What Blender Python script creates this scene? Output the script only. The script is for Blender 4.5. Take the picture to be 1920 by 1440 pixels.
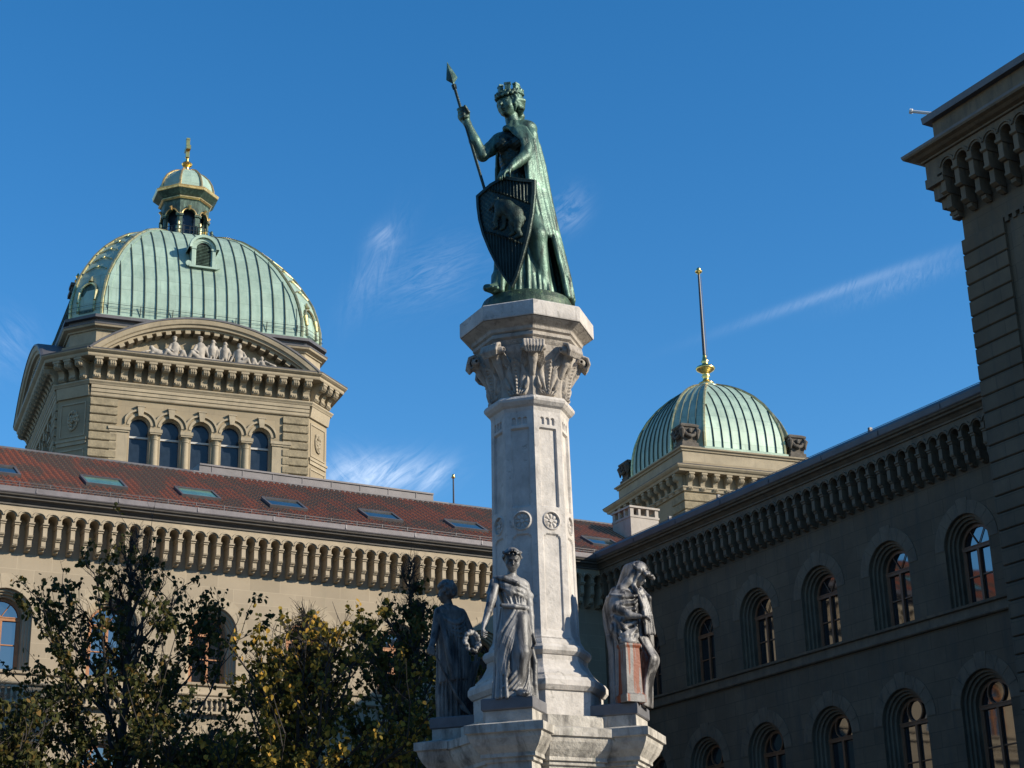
import bpy, math, random
import numpy as np
from mathutils import Vector, Matrix
S=bpy.context.scene
for o in list(bpy.data.objects): bpy.data.objects.remove(o)
R=math.radians
# ------------------------------------------------------------------ camera
FPX=3190.66; PITCH=R(20.0888); ROLL=R(-1.6118); YAW=R(29.7096)
fwd=Vector((math.sin(YAW)*math.cos(PITCH),math.cos(YAW)*math.cos(PITCH),math.sin(PITCH)))
rt=Vector((math.cos(YAW),-math.sin(YAW),0)); up=rt.cross(fwd)
r2=rt*math.cos(ROLL)+up*math.sin(ROLL); u2=-rt*math.sin(ROLL)+up*math.cos(ROLL)
cam=bpy.data.objects.new('camera',bpy.data.cameras.new('camera')); S.collection.objects.link(cam)
cam.matrix_world=Matrix(((r2.x,u2.x,-fwd.x,0),(r2.y,u2.y,-fwd.y,0),(r2.z,u2.z,-fwd.z,0),(0,0,0,1)))
cam.data.sensor_width=36; cam.data.lens=FPX/1920*36; cam.data.clip_end=5000; cam.data.clip_start=.1
S.camera=cam
# ------------------------------------------------------------------ sky, sun, exposure
SUN_AZ=136.0; SUN_EL=24.0      # azimuth clockwise from +Y
W=bpy.data.worlds.new('World'); S.world=W; W.use_nodes=True
nt=W.node_tree; N=nt.nodes; L=nt.links; N.clear()
def nd(nt,t,**k):
    n=nt.nodes.new(t)
    for a,b in k.items():
        if a.startswith('i_'): n.inputs[int(a[2:]) if a[2:].isdigit() else a[2:].replace('_',' ')].default_value=b
        else: setattr(n,a,b)
    return n
sky=nd(nt,'ShaderNodeTexSky',sky_type='NISHITA',sun_disc=False,sun_elevation=R(SUN_EL),sun_rotation=R(SUN_AZ),air_density=1.0,dust_density=0.15,ozone_density=2.6,altitude=500)
bg=nd(nt,'ShaderNodeBackground',i_Strength=0.115); wo=nd(nt,'ShaderNodeOutputWorld')
def pix_dir(x,y): return (fwd+r2*((x-960)/FPX)-u2*((y-720)/FPX)).normalized()
tc=nd(nt,'ShaderNodeTexCoord')
cloud=None
def vmath(op,a,b=None):
    n=nd(nt,'ShaderNodeVectorMath',operation=op)
    for i,q in enumerate((a,b)):
        if q is None: continue
        if hasattr(q,'links') or hasattr(q,'is_linked'): L.new(q,n.inputs[i])
        else: n.inputs[i].default_value=q
    return n
def fm(op,a,b=0.0,c=0.0,clamp=False):
    n=nd(nt,'ShaderNodeMath',operation=op,use_clamp=clamp)
    for i,q in enumerate((a,b,c)):
        if hasattr(q,'is_linked'): L.new(q,n.inputs[i])
        else: n.inputs[i].default_value=q
    return n.outputs[0]
def wisp(x0,y0,x1,y1,width,strength,seed,sx=9,sy=34,hard=.38,comb=0.0):
    """one cirrus streak lying in the sky between two directions"""
    global cloud
    a=pix_dir(x0,y0); b=pix_dir(x1,y1); mid=((a+b)/2).normalized(); ln=(b-a); half=ln.length/2; ln.normalize()
    pn=mid.cross(ln).normalized()
    al=vmath('DOT_PRODUCT',tc.outputs['Generated'],tuple(ln)).outputs['Value']; ac=vmath('DOT_PRODUCT',tc.outputs['Generated'],tuple(pn)).outputs['Value']
    dt=vmath('DOT_PRODUCT',tc.outputs['Generated'],tuple(mid)).outputs['Value']
    al=fm('SUBTRACT',al,ln.dot(mid)); 
    cx=nd(nt,'ShaderNodeCombineXYZ'); L.new(fm('MULTIPLY',al,sx),cx.inputs[0]); L.new(fm('MULTIPLY',fm('ADD',ac,fm('MULTIPLY',al,comb)),sy),cx.inputs[1]); cx.inputs[2].default_value=seed
    no=nd(nt,'ShaderNodeTexNoise',i_Scale=3.0,i_Detail=7.0,i_Roughness=.68,i_Distortion=1.6); L.new(cx.outputs[0],no.inputs['Vector'])
    e=fm('ADD',fm('POWER',fm('DIVIDE',fm('ABSOLUTE',al),half),2.0),fm('POWER',fm('DIVIDE',fm('ABSOLUTE',ac),width/FPX),2.0))
    mk=fm('EXPONENT',fm('MULTIPLY',e,-1.6))
    f=fm('MULTIPLY',fm('MULTIPLY',fm('SUBTRACT',no.outputs['Fac'],hard,clamp=True),3.0,clamp=True),mk)
    f=fm('MULTIPLY',f,fm('GREATER_THAN',dt,0.0)); f=fm('MULTIPLY',f,strength)
    cloud=f if cloud is None else fm('ADD',cloud,f)
wisp(650,600,760,400,32,.11,1,comb=.3)
wisp(690,470,745,425,26,.16,2)
wisp(700,560,920,470,60,.09,3,sx=14,sy=70)
wisp(1035,430,1095,360,34,.22,4)
wisp(600,905,830,880,42,.36,5,sx=12,sy=40,hard=.3,comb=.5)
wisp(780,935,845,865,16,.3,6,hard=.3)
wisp(620,850,700,930,50,.24,7,hard=.34)
wisp(-40,600,60,700,70,.08,8)
wisp(1340,625,1830,455,12,.09,9,sx=30,sy=60,hard=.2,comb=.9)
wisp(1560,575,1830,478,22,.07,10,sx=60,sy=60,hard=.3,comb=1.2)
mx=nd(nt,'ShaderNodeMix',data_type='RGBA'); mx.inputs[7].default_value=(9.0,9.6,10.4,1)
hs=nd(nt,'ShaderNodeHueSaturation',i_Saturation=1.33,i_Value=1.2)
L.new(sky.outputs[0],hs.inputs['Color']); L.new(hs.outputs[0],mx.inputs[6]); L.new(fm('MINIMUM',cloud,.8),mx.inputs[0])
L.new(mx.outputs[2],bg.inputs[0]); L.new(bg.outputs[0],wo.inputs[0])
sun=bpy.data.objects.new('sun',bpy.data.lights.new('sun','SUN')); S.collection.objects.link(sun)
sun.data.energy=5.0; sun.data.angle=R(.53); sun.data.color=(1,.90,.74)
sd=Vector((math.sin(R(SUN_AZ))*math.cos(R(SUN_EL)),math.cos(R(SUN_AZ))*math.cos(R(SUN_EL)),math.sin(R(SUN_EL))))
sun.rotation_euler=sd.to_track_quat('Z','Y').to_euler()
S.view_settings.view_transform='Standard'; S.view_settings.look='None'; S.view_settings.exposure=0.45; S.view_settings.gamma=1
S.render.engine='CYCLES'; S.cycles.max_bounces=6; S.cycles.diffuse_bounces=2
# ------------------------------------------------------------------ materials
def mat(name,base,rough=.8,metal=0,spec=.5,var=.15,scale=2.0,bump=.15,bscale=25.0,streak=None,streak_amt=.6,streak_scale=(6,6,.5),streak_lo=.5,streak_w=.22,patch=None,patch_thr=.6,patch_scale=1.5,brick=None,ior=None,detail=8):
    kk=1 if any(w in name for w in ('shaded','lead','slate','glass','bark','black','iron','pole','dark','soot','gild','steel','twig','paving','blind')) else .78
    base=tuple(c*kk for c in base); streak=streak and tuple(c*kk for c in streak); patch=patch and tuple(c*kk for c in patch)
    m=bpy.data.materials.new(name); m.use_nodes=True; t=m.node_tree; n=t.nodes; l=t.links
    b=n['Principled BSDF']; b.inputs['Roughness'].default_value=rough; b.inputs['Metallic'].default_value=metal
    b.inputs['Specular IOR Level'].default_value=spec
    if ior: b.inputs['IOR'].default_value=ior
    co=n.new('ShaderNodeTexCoord').outputs['Object']
    def noise(sc,vec=None,det=detail,rg=.6,dist=0):
        q=n.new('ShaderNodeTexNoise'); q.inputs['Scale'].default_value=sc; q.inputs['Detail'].default_value=det; q.inputs['Roughness'].default_value=rg; q.inputs['Distortion'].default_value=dist
        l.new(vec or co,q.inputs['Vector']); return q.outputs['Fac']
    def ramp(f,a,c):
        q=n.new('ShaderNodeMapRange'); q.inputs[1].default_value=a; q.inputs[2].default_value=c; l.new(f,q.inputs[0]); return q.outputs[0]
    def mix(f,a,c,ty='MIX'):
        q=n.new('ShaderNodeMix'); q.data_type='RGBA'; q.blend_type=ty
        for i,z in ((0,f),(6,a),(7,c)):
            if hasattr(z,'is_linked'): l.new(z,q.inputs[i])
            elif i==0: q.inputs[0].default_value=z
            else: q.inputs[i].default_value=(*z,1)
        return q.outputs[2]
    base=tuple(base); lo=tuple(c*(1-var*1.6) for c in base); hi=tuple(min(1,c*(1+var)) for c in base)
    col=mix(ramp(noise(scale),.3,.7),lo,hi)
    col=mix(mul2(t,ramp(noise(scale*9),.35,.75),var*1.2),col,tuple(c*.55 for c in base))
    h=noise(bscale)
    if brick:
        bw,bh,ms,mc,bv,axis=brick
        sp=n.new('ShaderNodeSeparateXYZ'); cb=n.new('ShaderNodeCombineXYZ'); l.new(co,sp.inputs[0]); l.new(sp.outputs[0],cb.inputs[0]); l.new(sp.outputs[2],cb.inputs[1])
        q=n.new('ShaderNodeTexBrick'); q.inputs['Scale'].default_value=1; q.inputs['Brick Width'].default_value=bw; q.inputs['Row Height'].default_value=bh; q.inputs['Mortar Size'].default_value=ms; q.inputs['Mortar Smooth'].default_value=.1; q.inputs['Bias'].default_value=0
        q.inputs['Color1'].default_value=(1,1,1,1); q.inputs['Color2'].default_value=(1-bv,1-bv,1-bv,1); q.inputs['Mortar'].default_value=(mc,mc,mc,1)
        l.new(cb.outputs[0],q.inputs['Vector']); col=mix(1.0,col,q.outputs['Color'],'MULTIPLY')
    if streak:
        mp=n.new('ShaderNodeMapping'); mp.inputs['Scale'].default_value=streak_scale; l.new(co,mp.inputs[0])
        f=ramp(noise(1.0,mp.outputs[0],dist=.4),streak_lo,streak_lo+streak_w); col=mix(mul2(t,f,streak_amt),col,streak)
    if patch:
        f=ramp(noise(patch_scale,dist=.6),patch_thr,patch_thr+.08); col=mix(f,col,patch)
    l.new(col,b.inputs['Base Color'])
    if bump:
        q=n.new('ShaderNodeBump'); q.inputs['Strength'].default_value=bump; q.inputs['Distance'].default_value=.03; l.new(h,q.inputs['Height']); l.new(q.outputs[0],b.inputs['Normal'])
    return m
def mul2(t,f,k):
    q=t.nodes.new('ShaderNodeMath'); q.operation='MULTIPLY'; q.use_clamp=True; t.links.new(f,q.inputs[0]); q.inputs[1].default_value=k; return q.outputs[0]
M={}
M['wall']=mat('sandstone wall',(.42,.345,.245),.9,var=.07,scale=.6,bump=.12,bscale=30,brick=(1.25,.52,.010,1.16,.14,0),streak=(.27,.24,.17),streak_amt=.35,streak_scale=(2.2,2.2,.25),streak_lo=.56)
M['wallB']=mat('shaded wing sandstone',(.130,.092,.057),.9,var=.18,scale=.6,bump=.15,bscale=30,brick=(1.25,.52,.012,.62,.16,0),streak=(.06,.052,.042),streak_amt=.6,streak_scale=(2.2,2.2,.25),streak_lo=.48)  # wing A's sandstone darkened: the wing's shade is painted into the colour
M['trim']=mat('sandstone trim',(.45,.37,.26),.85,var=.10,scale=1.5,bump=.2,bscale=30,streak=(.24,.21,.16),streak_amt=.4,streak_scale=(5,5,.8),streak_lo=.55)
M['trimB']=mat('shaded wing trim',(.145,.107,.070),.85,var=.2,scale=1.5,bump=.2,bscale=30,streak=(.05,.045,.038),streak_amt=.6,streak_scale=(5,5,.8),streak_lo=.48)  # trim darkened likewise, shade included in its colour
M['dstone']=mat('dome tower sandstone',(.37,.295,.19),.85,var=.10,scale=.5,bump=.2,bscale=14,brick=(1.6,.62,.014,.8,.14,0),streak=(.25,.21,.14),streak_amt=.3,streak_scale=(2,2,.2),streak_lo=.55)
M['dtrim']=mat('dome tower trim',(.42,.345,.235),.85,var=.12,scale=1.2,bump=.3,bscale=10,streak=(.22,.19,.14),streak_amt=.5,streak_scale=(3,3,.6),streak_lo=.54)
M['rust']=mat('rock faced sandstone',(.33,.27,.175),.95,var=.22,scale=3,bump=1.0,bscale=9,detail=12)
M['relief']=mat('weathered relief stone',(.47,.42,.36),.85,var=.2,scale=2,bump=.35,bscale=9,streak=(.12,.11,.10),streak_amt=.7,streak_scale=(2,2,1.2),streak_lo=.5)
M['darkstone']=mat('soot blackened stone',(.10,.085,.07),.9,var=.3,scale=3,bump=.5,bscale=8)
M['lead']=mat('lead sheet',(.10,.095,.10),.55,metal=.25,var=.18,scale=1.2,bump=.15,bscale=6)
M['leadlight']=mat('weathered zinc gutter',(.21,.19,.20),.5,metal=.3,var=.15,scale=1.2,bump=.12,bscale=6,streak=(.12,.11,.12),streak_amt=.5,streak_scale=(3,3,3),streak_lo=.5)
M['lead2']=mat('grey sheet metal parapet',(.17,.155,.16),.6,metal=.2,var=.15,scale=1.2,bump=.12,bscale=6)
M['copper']=mat('green copper patina',(.43,.58,.47),.50,metal=.15,var=.13,scale=.7,bump=.12,bscale=3,brick=(1.9,1.05,.03,.78,.14,0),streak=(.12,.22,.17),streak_amt=.35,streak_scale=(2.4,2.4,.28),streak_lo=.5)
M['seam']=mat('dark copper seam',(.055,.075,.055),.6,metal=.3,var=.3,scale=3,bump=.1)
M['dcopper']=mat('dark copper trim',(.045,.08,.062),.6,metal=.2,var=.35,scale=3,bump=.2,streak=(.16,.25,.19),streak_amt=.6,streak_scale=(6,6,2),streak_lo=.5)
M['gold']=mat('gilding',(.80,.55,.18),.28,metal=1,var=.15,scale=4,bump=.1,bscale=20)
M['goldrib']=mat('worn gilded rib',(.62,.52,.26),.38,metal=.85,var=.3,scale=3,bump=.1,bscale=10,patch=(.20,.30,.20),patch_thr=.56,patch_scale=2.5)
M['marble']=mat('fountain limestone',(.66,.615,.565),.85,var=.16,scale=5,bump=.35,bscale=16,streak=(.15,.14,.125),streak_amt=.6,streak_scale=(11,11,2.5),streak_lo=.57,patch=(.38,.355,.32),patch_thr=.60,patch_scale=9,detail=12)
M['marbled']=mat('pedestal veined limestone',(.58,.54,.475),.8,var=.22,scale=5,bump=.5,bscale=24,streak=(.06,.055,.05),streak_amt=.85,streak_scale=(6,6,1.8),streak_lo=.48,patch=(.30,.31,.26),patch_thr=.62,patch_scale=5)
M['capstone']=mat('capital limestone',(.52,.465,.40),.85,var=.18,scale=6,bump=.4,bscale=30,streak=(.13,.11,.10),streak_amt=.7,streak_scale=(10,10,7),streak_lo=.52)
M['slate']=mat('slate plinth plate',(.13,.13,.14),.6,var=.15,scale=5,bump=.15,bscale=30,patch=(.22,.07,.03),patch_thr=.66,patch_scale=4)
M['bronze']=mat('green bronze patina',(.14,.26,.195),.45,metal=.3,var=.30,scale=5,bump=.25,bscale=45,streak=(.008,.013,.011),streak_amt=.95,streak_scale=(11,11,1.5),streak_lo=.45,patch=(.24,.40,.30),patch_thr=.60,patch_scale=5)
M['bronzed']=mat('dark bronze',(.022,.037,.031),.42,metal=.55,var=.3,scale=6,bump=.25,bscale=40,streak=(.08,.15,.115),streak_amt=.45,streak_scale=(6,6,2),streak_lo=.55)
M['bronzebase']=mat('stained bronze base',(.06,.11,.07),.5,metal=.3,var=.4,scale=8,bump=.3,bscale=40,streak=(.26,.09,.035),streak_amt=.9,streak_scale=(9,9,.6),streak_lo=.56,patch=(.20,.30,.12),patch_thr=.6,patch_scale=14)
M['statue']=mat('weathered grey marble',(.30,.295,.29),.45,var=.2,scale=5,bump=.18,bscale=60,streak=(.022,.022,.024),streak_amt=.95,streak_scale=(7,7,1.3),streak_lo=.47,streak_w=.12)
M['statueB']=mat('rust stained marble',(.33,.315,.30),.45,var=.2,scale=5,bump=.18,bscale=60,streak=(.022,.021,.022),streak_amt=.95,streak_scale=(7,7,1.3),streak_lo=.47,streak_w=.10,patch=(.20,.06,.025),patch_thr=.655,patch_scale=6)
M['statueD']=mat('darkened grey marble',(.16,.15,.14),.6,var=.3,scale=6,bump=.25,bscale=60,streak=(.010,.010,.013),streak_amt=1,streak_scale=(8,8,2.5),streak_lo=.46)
M['rustp']=mat('rust streaked post',(.27,.255,.24),.6,var=.3,scale=6,bump=.2,bscale=40,streak=(.24,.055,.016),streak_amt=1,streak_scale=(13,13,.7),streak_lo=.50,streak_w=.05,patch=(.05,.045,.045),patch_thr=.64,patch_scale=6)
M['wood']=mat('oak window frame',(.42,.17,.055),.55,var=.15,scale=4,bump=.1,bscale=30)
M['woodB']=mat('brown window frame',(.21,.095,.045),.5,var=.15,scale=4,bump=.1,bscale=30)  # browner, deeper wood tone than wing A's frames
M['whitew']=mat('pale window transom',(.55,.53,.50),.6,var=.05)
M['glass']=mat('dark window glass',(.012,.014,.018),.03,spec=1.0,var=.1,bump=.015,bscale=1.5,ior=1.9)
M['glassd']=mat('tower window glass',(.02,.03,.045),.12,spec=.5,var=.2,bump=.02,bscale=1.0,ior=1.38)
M['skyl']=mat('skylight glass',(.02,.04,.05),.04,spec=1.0,var=.2,bump=.02,bscale=1.0,ior=2.2)
M['skylg']=mat('greenish skylight blind',(.10,.22,.17),.15,spec=1.0,var=.35,scale=1.2,bump=.05,ior=1.7)
M['black']=mat('matt black',(.012,.012,.014),.8,var=.1,bump=0)
M['iron']=mat('painted iron railing',(.03,.035,.04),.5,metal=.4,var=.1,bump=0)
M['pole']=mat('flagpole steel',(.035,.035,.045),.5,metal=.1,var=.1,bump=0)
M['poleg']=mat('bright white tube',(.8,.8,.8),.4,metal=.0,var=.05,bump=0)
M['chim']=mat('chimney render',(.50,.44,.38),.9,var=.1,scale=1.5,bump=.15,bscale=15,streak=(.22,.19,.17),streak_amt=.6,streak_scale=(2.5,2.5,1),streak_lo=.52)
M['dark_render']=mat('dark render',(.07,.065,.06),.9,var=.1)
M['ground']=mat('courtyard paving',(.10,.098,.09),.9,var=.15,scale=.3,bump=.1,bscale=5)
M['bark']=mat('tree bark',(.045,.038,.032),.95,var=.3,scale=8,bump=.6,bscale=18)
M['twig']=mat('bare twigs',(.10,.06,.045),.9,var=.2,scale=8,bump=0)
def tile_mat():
    m=mat('clay roof tiles',(.235,.060,.024),.85,var=.2,scale=3,bump=.3,bscale=14)
    t=m.node_tree;n=t.nodes;l=t.links;b=n['Principled BSDF']
    old=b.inputs['Base Color'].links[0].from_socket
    co=n.new('ShaderNodeTexCoord').outputs['Object']
    sp=n.new('ShaderNodeSeparateXYZ'); l.new(co,sp.inputs[0])
    cb=n.new('ShaderNodeCombineXYZ'); l.new(sp.outputs[0],cb.inputs[0]); l.new(sp.outputs[1],cb.inputs[1])
    bt=n.new('ShaderNodeTexBrick'); bt.offset=0; l.new(cb.outputs[0],bt.inputs['Vector'])
    for k,v in (('Scale',1),('Brick Width',.25),('Row Height',.27),('Mortar Size',0.0),('Bias',0)): bt.inputs[k].default_value=v
    bt.inputs['Color1'].default_value=(.55,.55,.55,1); bt.inputs['Color2'].default_value=(1.35,1.25,1.2,1)
    mx=n.new('ShaderNodeMix'); mx.data_type='RGBA'; mx.blend_type='MULTIPLY'; mx.inputs[0].default_value=.25; l.new(old,mx.inputs[6]); l.new(bt.outputs['Color'],mx.inputs[7])
    # diagonal weathered bands of darker tiles
    mp=n.new('ShaderNodeMapping'); mp.inputs['Scale'].default_value=(1.1,.22,1); mp.inputs['Rotation'].default_value=(0,0,-.35); l.new(co,mp.inputs[0])
    no=n.new('ShaderNodeTexNoise'); no.inputs['Scale'].default_value=1; no.inputs['Detail'].default_value=2; l.new(mp.outputs[0],no.inputs['Vector'])
    mr=n.new('ShaderNodeMapRange'); mr.inputs[1].default_value=.47; mr.inputs[2].default_value=.54; mr.inputs[4].default_value=.75; l.new(no.outputs['Fac'],mr.inputs[0])
    m2=n.new('ShaderNodeMix'); m2.data_type='RGBA'; l.new(mr.outputs[0],m2.inputs[0]); l.new(mx.outputs[2],m2.inputs[6]); m2.inputs[7].default_value=(.045,.042,.028,1)
    # pale lime line where each cover tile meets its neighbour
    mo=n.new('ShaderNodeMath'); mo.operation='FRACT'; dv=n.new('ShaderNodeMath'); dv.operation='DIVIDE'; dv.inputs[1].default_value=.25; l.new(sp.outputs[0],dv.inputs[0]); l.new(dv.outputs[0],mo.inputs[0])
    lt=n.new('ShaderNodeMath'); lt.operation='LESS_THAN'; lt.inputs[1].default_value=.20; l.new(mo.outputs[0],lt.inputs[0])
    m3=n.new('ShaderNodeMix'); m3.data_type='RGBA'; l.new(mul2(t,lt.outputs[0],.85),m3.inputs[0]); l.new(m2.outputs[2],m3.inputs[6]); m3.inputs[7].default_value=(.55,.24,.12,1)
    l.new(m3.outputs[2],b.inputs['Base Color']); return m
M['tile']=tile_mat()
def leaf_mat(name,cols,pos):
    m=bpy.data.materials.new(name); m.use_nodes=True; t=m.node_tree;n=t.nodes;l=t.links; n.remove(n['Principled BSDF'])
    g=n.new('ShaderNodeNewGeometry'); cr=n.new('ShaderNodeValToRGB'); l.new(g.outputs['Random Per Island'],cr.inputs[0])
    e=cr.color_ramp.elements
    while len(e)<len(cols): e.new(.5)
    for i,(c,p) in enumerate(zip(cols,pos)): e[i].position=p; e[i].color=(*c,1)
    d=n.new('ShaderNodeBsdfPrincipled'); d.inputs['Roughness'].default_value=.75; d.inputs['Specular IOR Level'].default_value=.25; l.new(cr.outputs[0],d.inputs['Base Color'])
    tr=n.new('ShaderNodeBsdfTranslucent'); l.new(cr.outputs[0],tr.inputs[0]); mx=n.new('ShaderNodeMixShader'); mx.inputs[0].default_value=.35
    l.new(d.outputs[0],mx.inputs[1]); l.new(tr.outputs[0],mx.inputs[2]); l.new(mx.outputs[0],n['Material Output'].inputs[0]); return m
M['leafG']=leaf_mat('dark autumn leaves',[(.026,.034,.010),(.055,.062,.014),(.10,.085,.02),(.17,.10,.025)],[0,.5,.85,1])
M['leafY']=leaf_mat('yellowing leaves',[(.035,.042,.010),(.08,.075,.015),(.32,.22,.03),(.55,.30,.05)],[0,.42,.75,1])
M['leafM']=leaf_mat('olive autumn leaves',[(.03,.04,.010),(.065,.07,.014),(.12,.095,.02),(.18,.10,.025)],[0,.5,.8,1])
# ------------------------------------------------------------------ mesh helpers
COL=S.collection
class MB:
    def __init__(s): s.v=[]; s.f=[]; s.m=[]; s.n=0
    def add(s,v,f,mi=0):
        s.v+= [tuple(map(float,p)) for p in v]; s.f+=[tuple(int(i)+s.n for i in q) for q in f]; s.m+=[mi]*len(f); s.n+=len(v); return s
    def box(s,x0,x1,y0,y1,z0,z1,mi=0,b=0):
        if b<=0: return s.add([(x,y,z) for z in (z0,z1) for y in (y0,y1) for x in (x0,x1)],[(0,2,3,1),(4,5,7,6),(0,1,5,4),(2,6,7,3),(0,4,6,2),(1,3,7,5)],mi)
        P=[]
        for z,k in ((z0,b),(z0+b,0),(z1-b,0),(z1,b)):
            for x,y in ((x0+k,y0+k+b*(k==0)*0),(x1-k,y0+k),(x1-k,y1-k),(x0+k,y1-k)): P.append((x,y,z))
        F=[(3,2,1,0),(12,13,14,15)]+[(4*a+i,4*a+(i+1)%4,4*a+4+(i+1)%4,4*a+4+i) for a in range(3) for i in range(4)]
        return s.add(P,F,mi)
    def loft(s,rings,closed=True,cap=True,mi=0):
        n=len(rings[0]); P=[p for r in rings for p in r]; F=[]
        for a in range(len(rings)-1):
            for i in range(n if closed else n-1):
                j=(i+1)%n; F.append((a*n+i,a*n+j,a*n+n+j,a*n+n+i))
        if cap and closed: F+=[tuple(range(n))[::-1],tuple(range((len(rings)-1)*n,len(rings)*n))]
        return s.add(P,F,mi)
    def tube(s,pts,rad,n=8,mi=0,cap=True):
        pts=[Vector(p) for p in pts]; rings=[]; ref=None
        for i,p in enumerate(pts):
            d=(pts[min(i+1,len(pts)-1)]-pts[max(i-1,0)]).normalized()
            if ref is None: ref=d.orthogonal().normalized()
            ref=(ref-d*ref.dot(d)).normalized(); b=d.cross(ref); r=rad[i] if hasattr(rad,'__len__') else rad
            rings.append([p+(ref*math.cos(2*math.pi*k/n)+b*math.sin(2*math.pi*k/n))*r for k in range(n)])
        return s.loft(rings,True,cap,mi)
    def lathe(s,prof,cx=0,cy=0,n=24,mi=0):
        return s.loft([[(cx+r*math.cos(2*math.pi*k/n),cy+r*math.sin(2*math.pi*k/n),z) for k in range(n)] for r,z in prof],True,True,mi)
    def extr(s,prof,x0,x1,mi=0):     # profile (y,z) extruded along x
        return s.loft([[(x0,y,z) for y,z in prof],[(x1,y,z) for y,z in prof]],True,True,mi)
    def build(s,name,mats,parent=None,loc=None,smooth=False,recalc=True):
        me=bpy.data.meshes.new(name); me.from_pydata(s.v,[],s.f)
        if not isinstance(mats,(list,tuple)): mats=[mats]
        for q in mats: me.materials.append(q)
        if len(mats)>1: me.polygons.foreach_set('material_index',s.m)
        if recalc:
            import bmesh
            bm=bmesh.new(); bm.from_mesh(me); bmesh.ops.recalc_face_normals(bm,faces=bm.faces); bm.to_mesh(me); bm.free()
        if smooth: me.polygons.foreach_set('use_smooth',[True]*len(me.polygons))
        me.update(); o=bpy.data.objects.new(name,me); COL.objects.link(o)
        if parent: o.parent=parent
        if loc: o.location=loc
        return o
def tag(o,label=None,cat=None,group=None,kind=None):
    for k,v in (('label',label),('category',cat),('group',group),('kind',kind)):
        if v: o[k]=v
    return o
def thing(name,label,cat,loc=(0,0,0),rz=0,group=None):
    o=bpy.data.objects.new(name,None); COL.objects.link(o); o.location=loc; o.rotation_euler=(0,0,rz); return tag(o,label,cat,group)
def copy_part(o,parent,loc,rz=None):
    c=o.copy(); COL.objects.link(c); c.parent=parent; c.location=loc
    if rz is not None: c.rotation_euler=(0,0,rz)
    for ch in o.children:
        d=ch.copy(); COL.objects.link(d); d.parent=c
    return c
def arch(cx,r,zs,z0,y,n=14):  # outline from bottom-left up and round to bottom-right
    return [(cx-r,y,z0)]+[(cx-r*math.cos(math.pi*k/n),y,zs+r*math.sin(math.pi*k/n)) for k in range(n+1)]+[(cx+r,y,z0)]
def wall_open(mb,x0,x1,z0,z1,wins,y=0,n=14,mi=0):
    """flat wall with arched openings wins=[(cx,r,zspring,zsill)] sorted by cx"""
    x=x0
    for cx,r,zs,zl in wins:
        a=arch(cx,r,zs,zl,y,n); mb.add([(x,y,z0),(cx-r,y,z0),(cx-r,y,z1),(x,y,z1)],[(0,1,2,3)],mi)
        mb.add([(cx-r,y,z0),(cx+r,y,z0),(cx+r,y,zl),(cx-r,y,zl)],[(0,1,2,3)],mi)
        for k in range(1,n+1):
            p,q=a[k],a[k+1]; mb.add([p,q,(q[0],y,z1),(p[0],y,z1)],[(0,1,2,3)],mi)
        x=cx+r
    mb.add([(x,y,z0),(x1,y,z0),(x1,y,z1),(x,y,z1)],[(0,1,2,3)],mi)
GZ=-1.6
# ------------------------------------------------------------------ ground
g=MB(); g.add([(-1500,-1500,GZ),(1500,-1500,GZ),(1500,1500,GZ),(-1500,1500,GZ)],[(0,1,2,3)])
tag(g.build('ground',M['ground']),kind='structure')
# ------------------------------------------------------------------ courtyard wings (local x along the wall, -y outward)
def corbel_mb(dp=1.28):
    c=MB()
    def blk(w,prof): c.extr([(0.0,prof[0][1])]+[(-p*dp,z) for p,z in prof]+[(0.0,prof[-1][1])],-w/2,w/2)
    blk(.215,[(.53,16.66),(.53,16.61),(.49,16.59)]); blk(.19,[(.49,16.587),(.49,16.54),(.44,16.52)])
    blk(.155,[(.46,16.517),(.46,16.2)])
    blk(.175,[(.475,16.197),(.46,16.16),(.44,16.13)]); blk(.17,[(.40,16.127),(.41,16.09),(.38,16.06)])
    blk(.155,[(.36,16.057),(.36,15.86)])
    blk(.172,[(.33,15.857),(.345,15.82),(.30,15.78)]); blk(.155,[(.22,15.777),(.20,15.72),(.05,15.68)])
    return c
def frieze(mb,x0,x1,pitch,off,yb=-.64,z0=16.66,z1=17.22,r=.182):
    """pierced arcaded lintel carried by the corbels"""
    n=10; k=math.floor((x0-off)/pitch); xs=[]
    while off+k*pitch<x1:
        cx=off+(k+.5)*pitch; a,b=off+k*pitch,off+(k+1)*pitch; zc=z0+.13
        pts=arch(cx,r,zc,z0,yb,n)
        mb.add([(a,yb,z0),(cx-r,yb,z0),(cx-r,yb,z1),(a,yb,z1)],[(0,1,2,3)]); mb.add([(cx+r,yb,z0),(b,yb,z0),(b,yb,z1),(cx+r,yb,z1)],[(0,1,2,3)])
        for i in range(1,n+1):
            p,q=pts[i],pts[i+1]; mb.add([p,q,(q[0],yb,z1),(p[0],yb,z1)],[(0,1,2,3)])
        mb.loft([pts,[(p[0],-.02,p[2]) for p in pts]],False,False)
        mb.add([(a,yb,z0),(cx-r,yb,z0),(cx-r,0,z0),(a,0,z0),(cx+r,yb,z0),(b,yb,z0),(b,0,z0),(cx+r,0,z0)],[(0,1,2,3),(4,5,6,7)])
        # raised scalloped hood above each arch
        ro=pitch*.5+.02; ri=ro-.05
        A=[];
        for rr,yy in ((ri,yb),(ri,yb-.05),(ro,yb-.05),(ro+.02,yb)):
            A.append([(cx-rr*math.cos(t),yy,zc+rr*math.sin(t)) for t in [math.radians(12+156*i/12) for i in range(13)]])
        mb.loft(A,False,False)
        k+=1
def cornice(mb,x0,x1,prof,mi=0): mb.extr([(0.3,prof[0][1])]+[(-p,z) for p,z in prof]+[(0.3,prof[-1][1])],x0,x1,mi)
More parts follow.
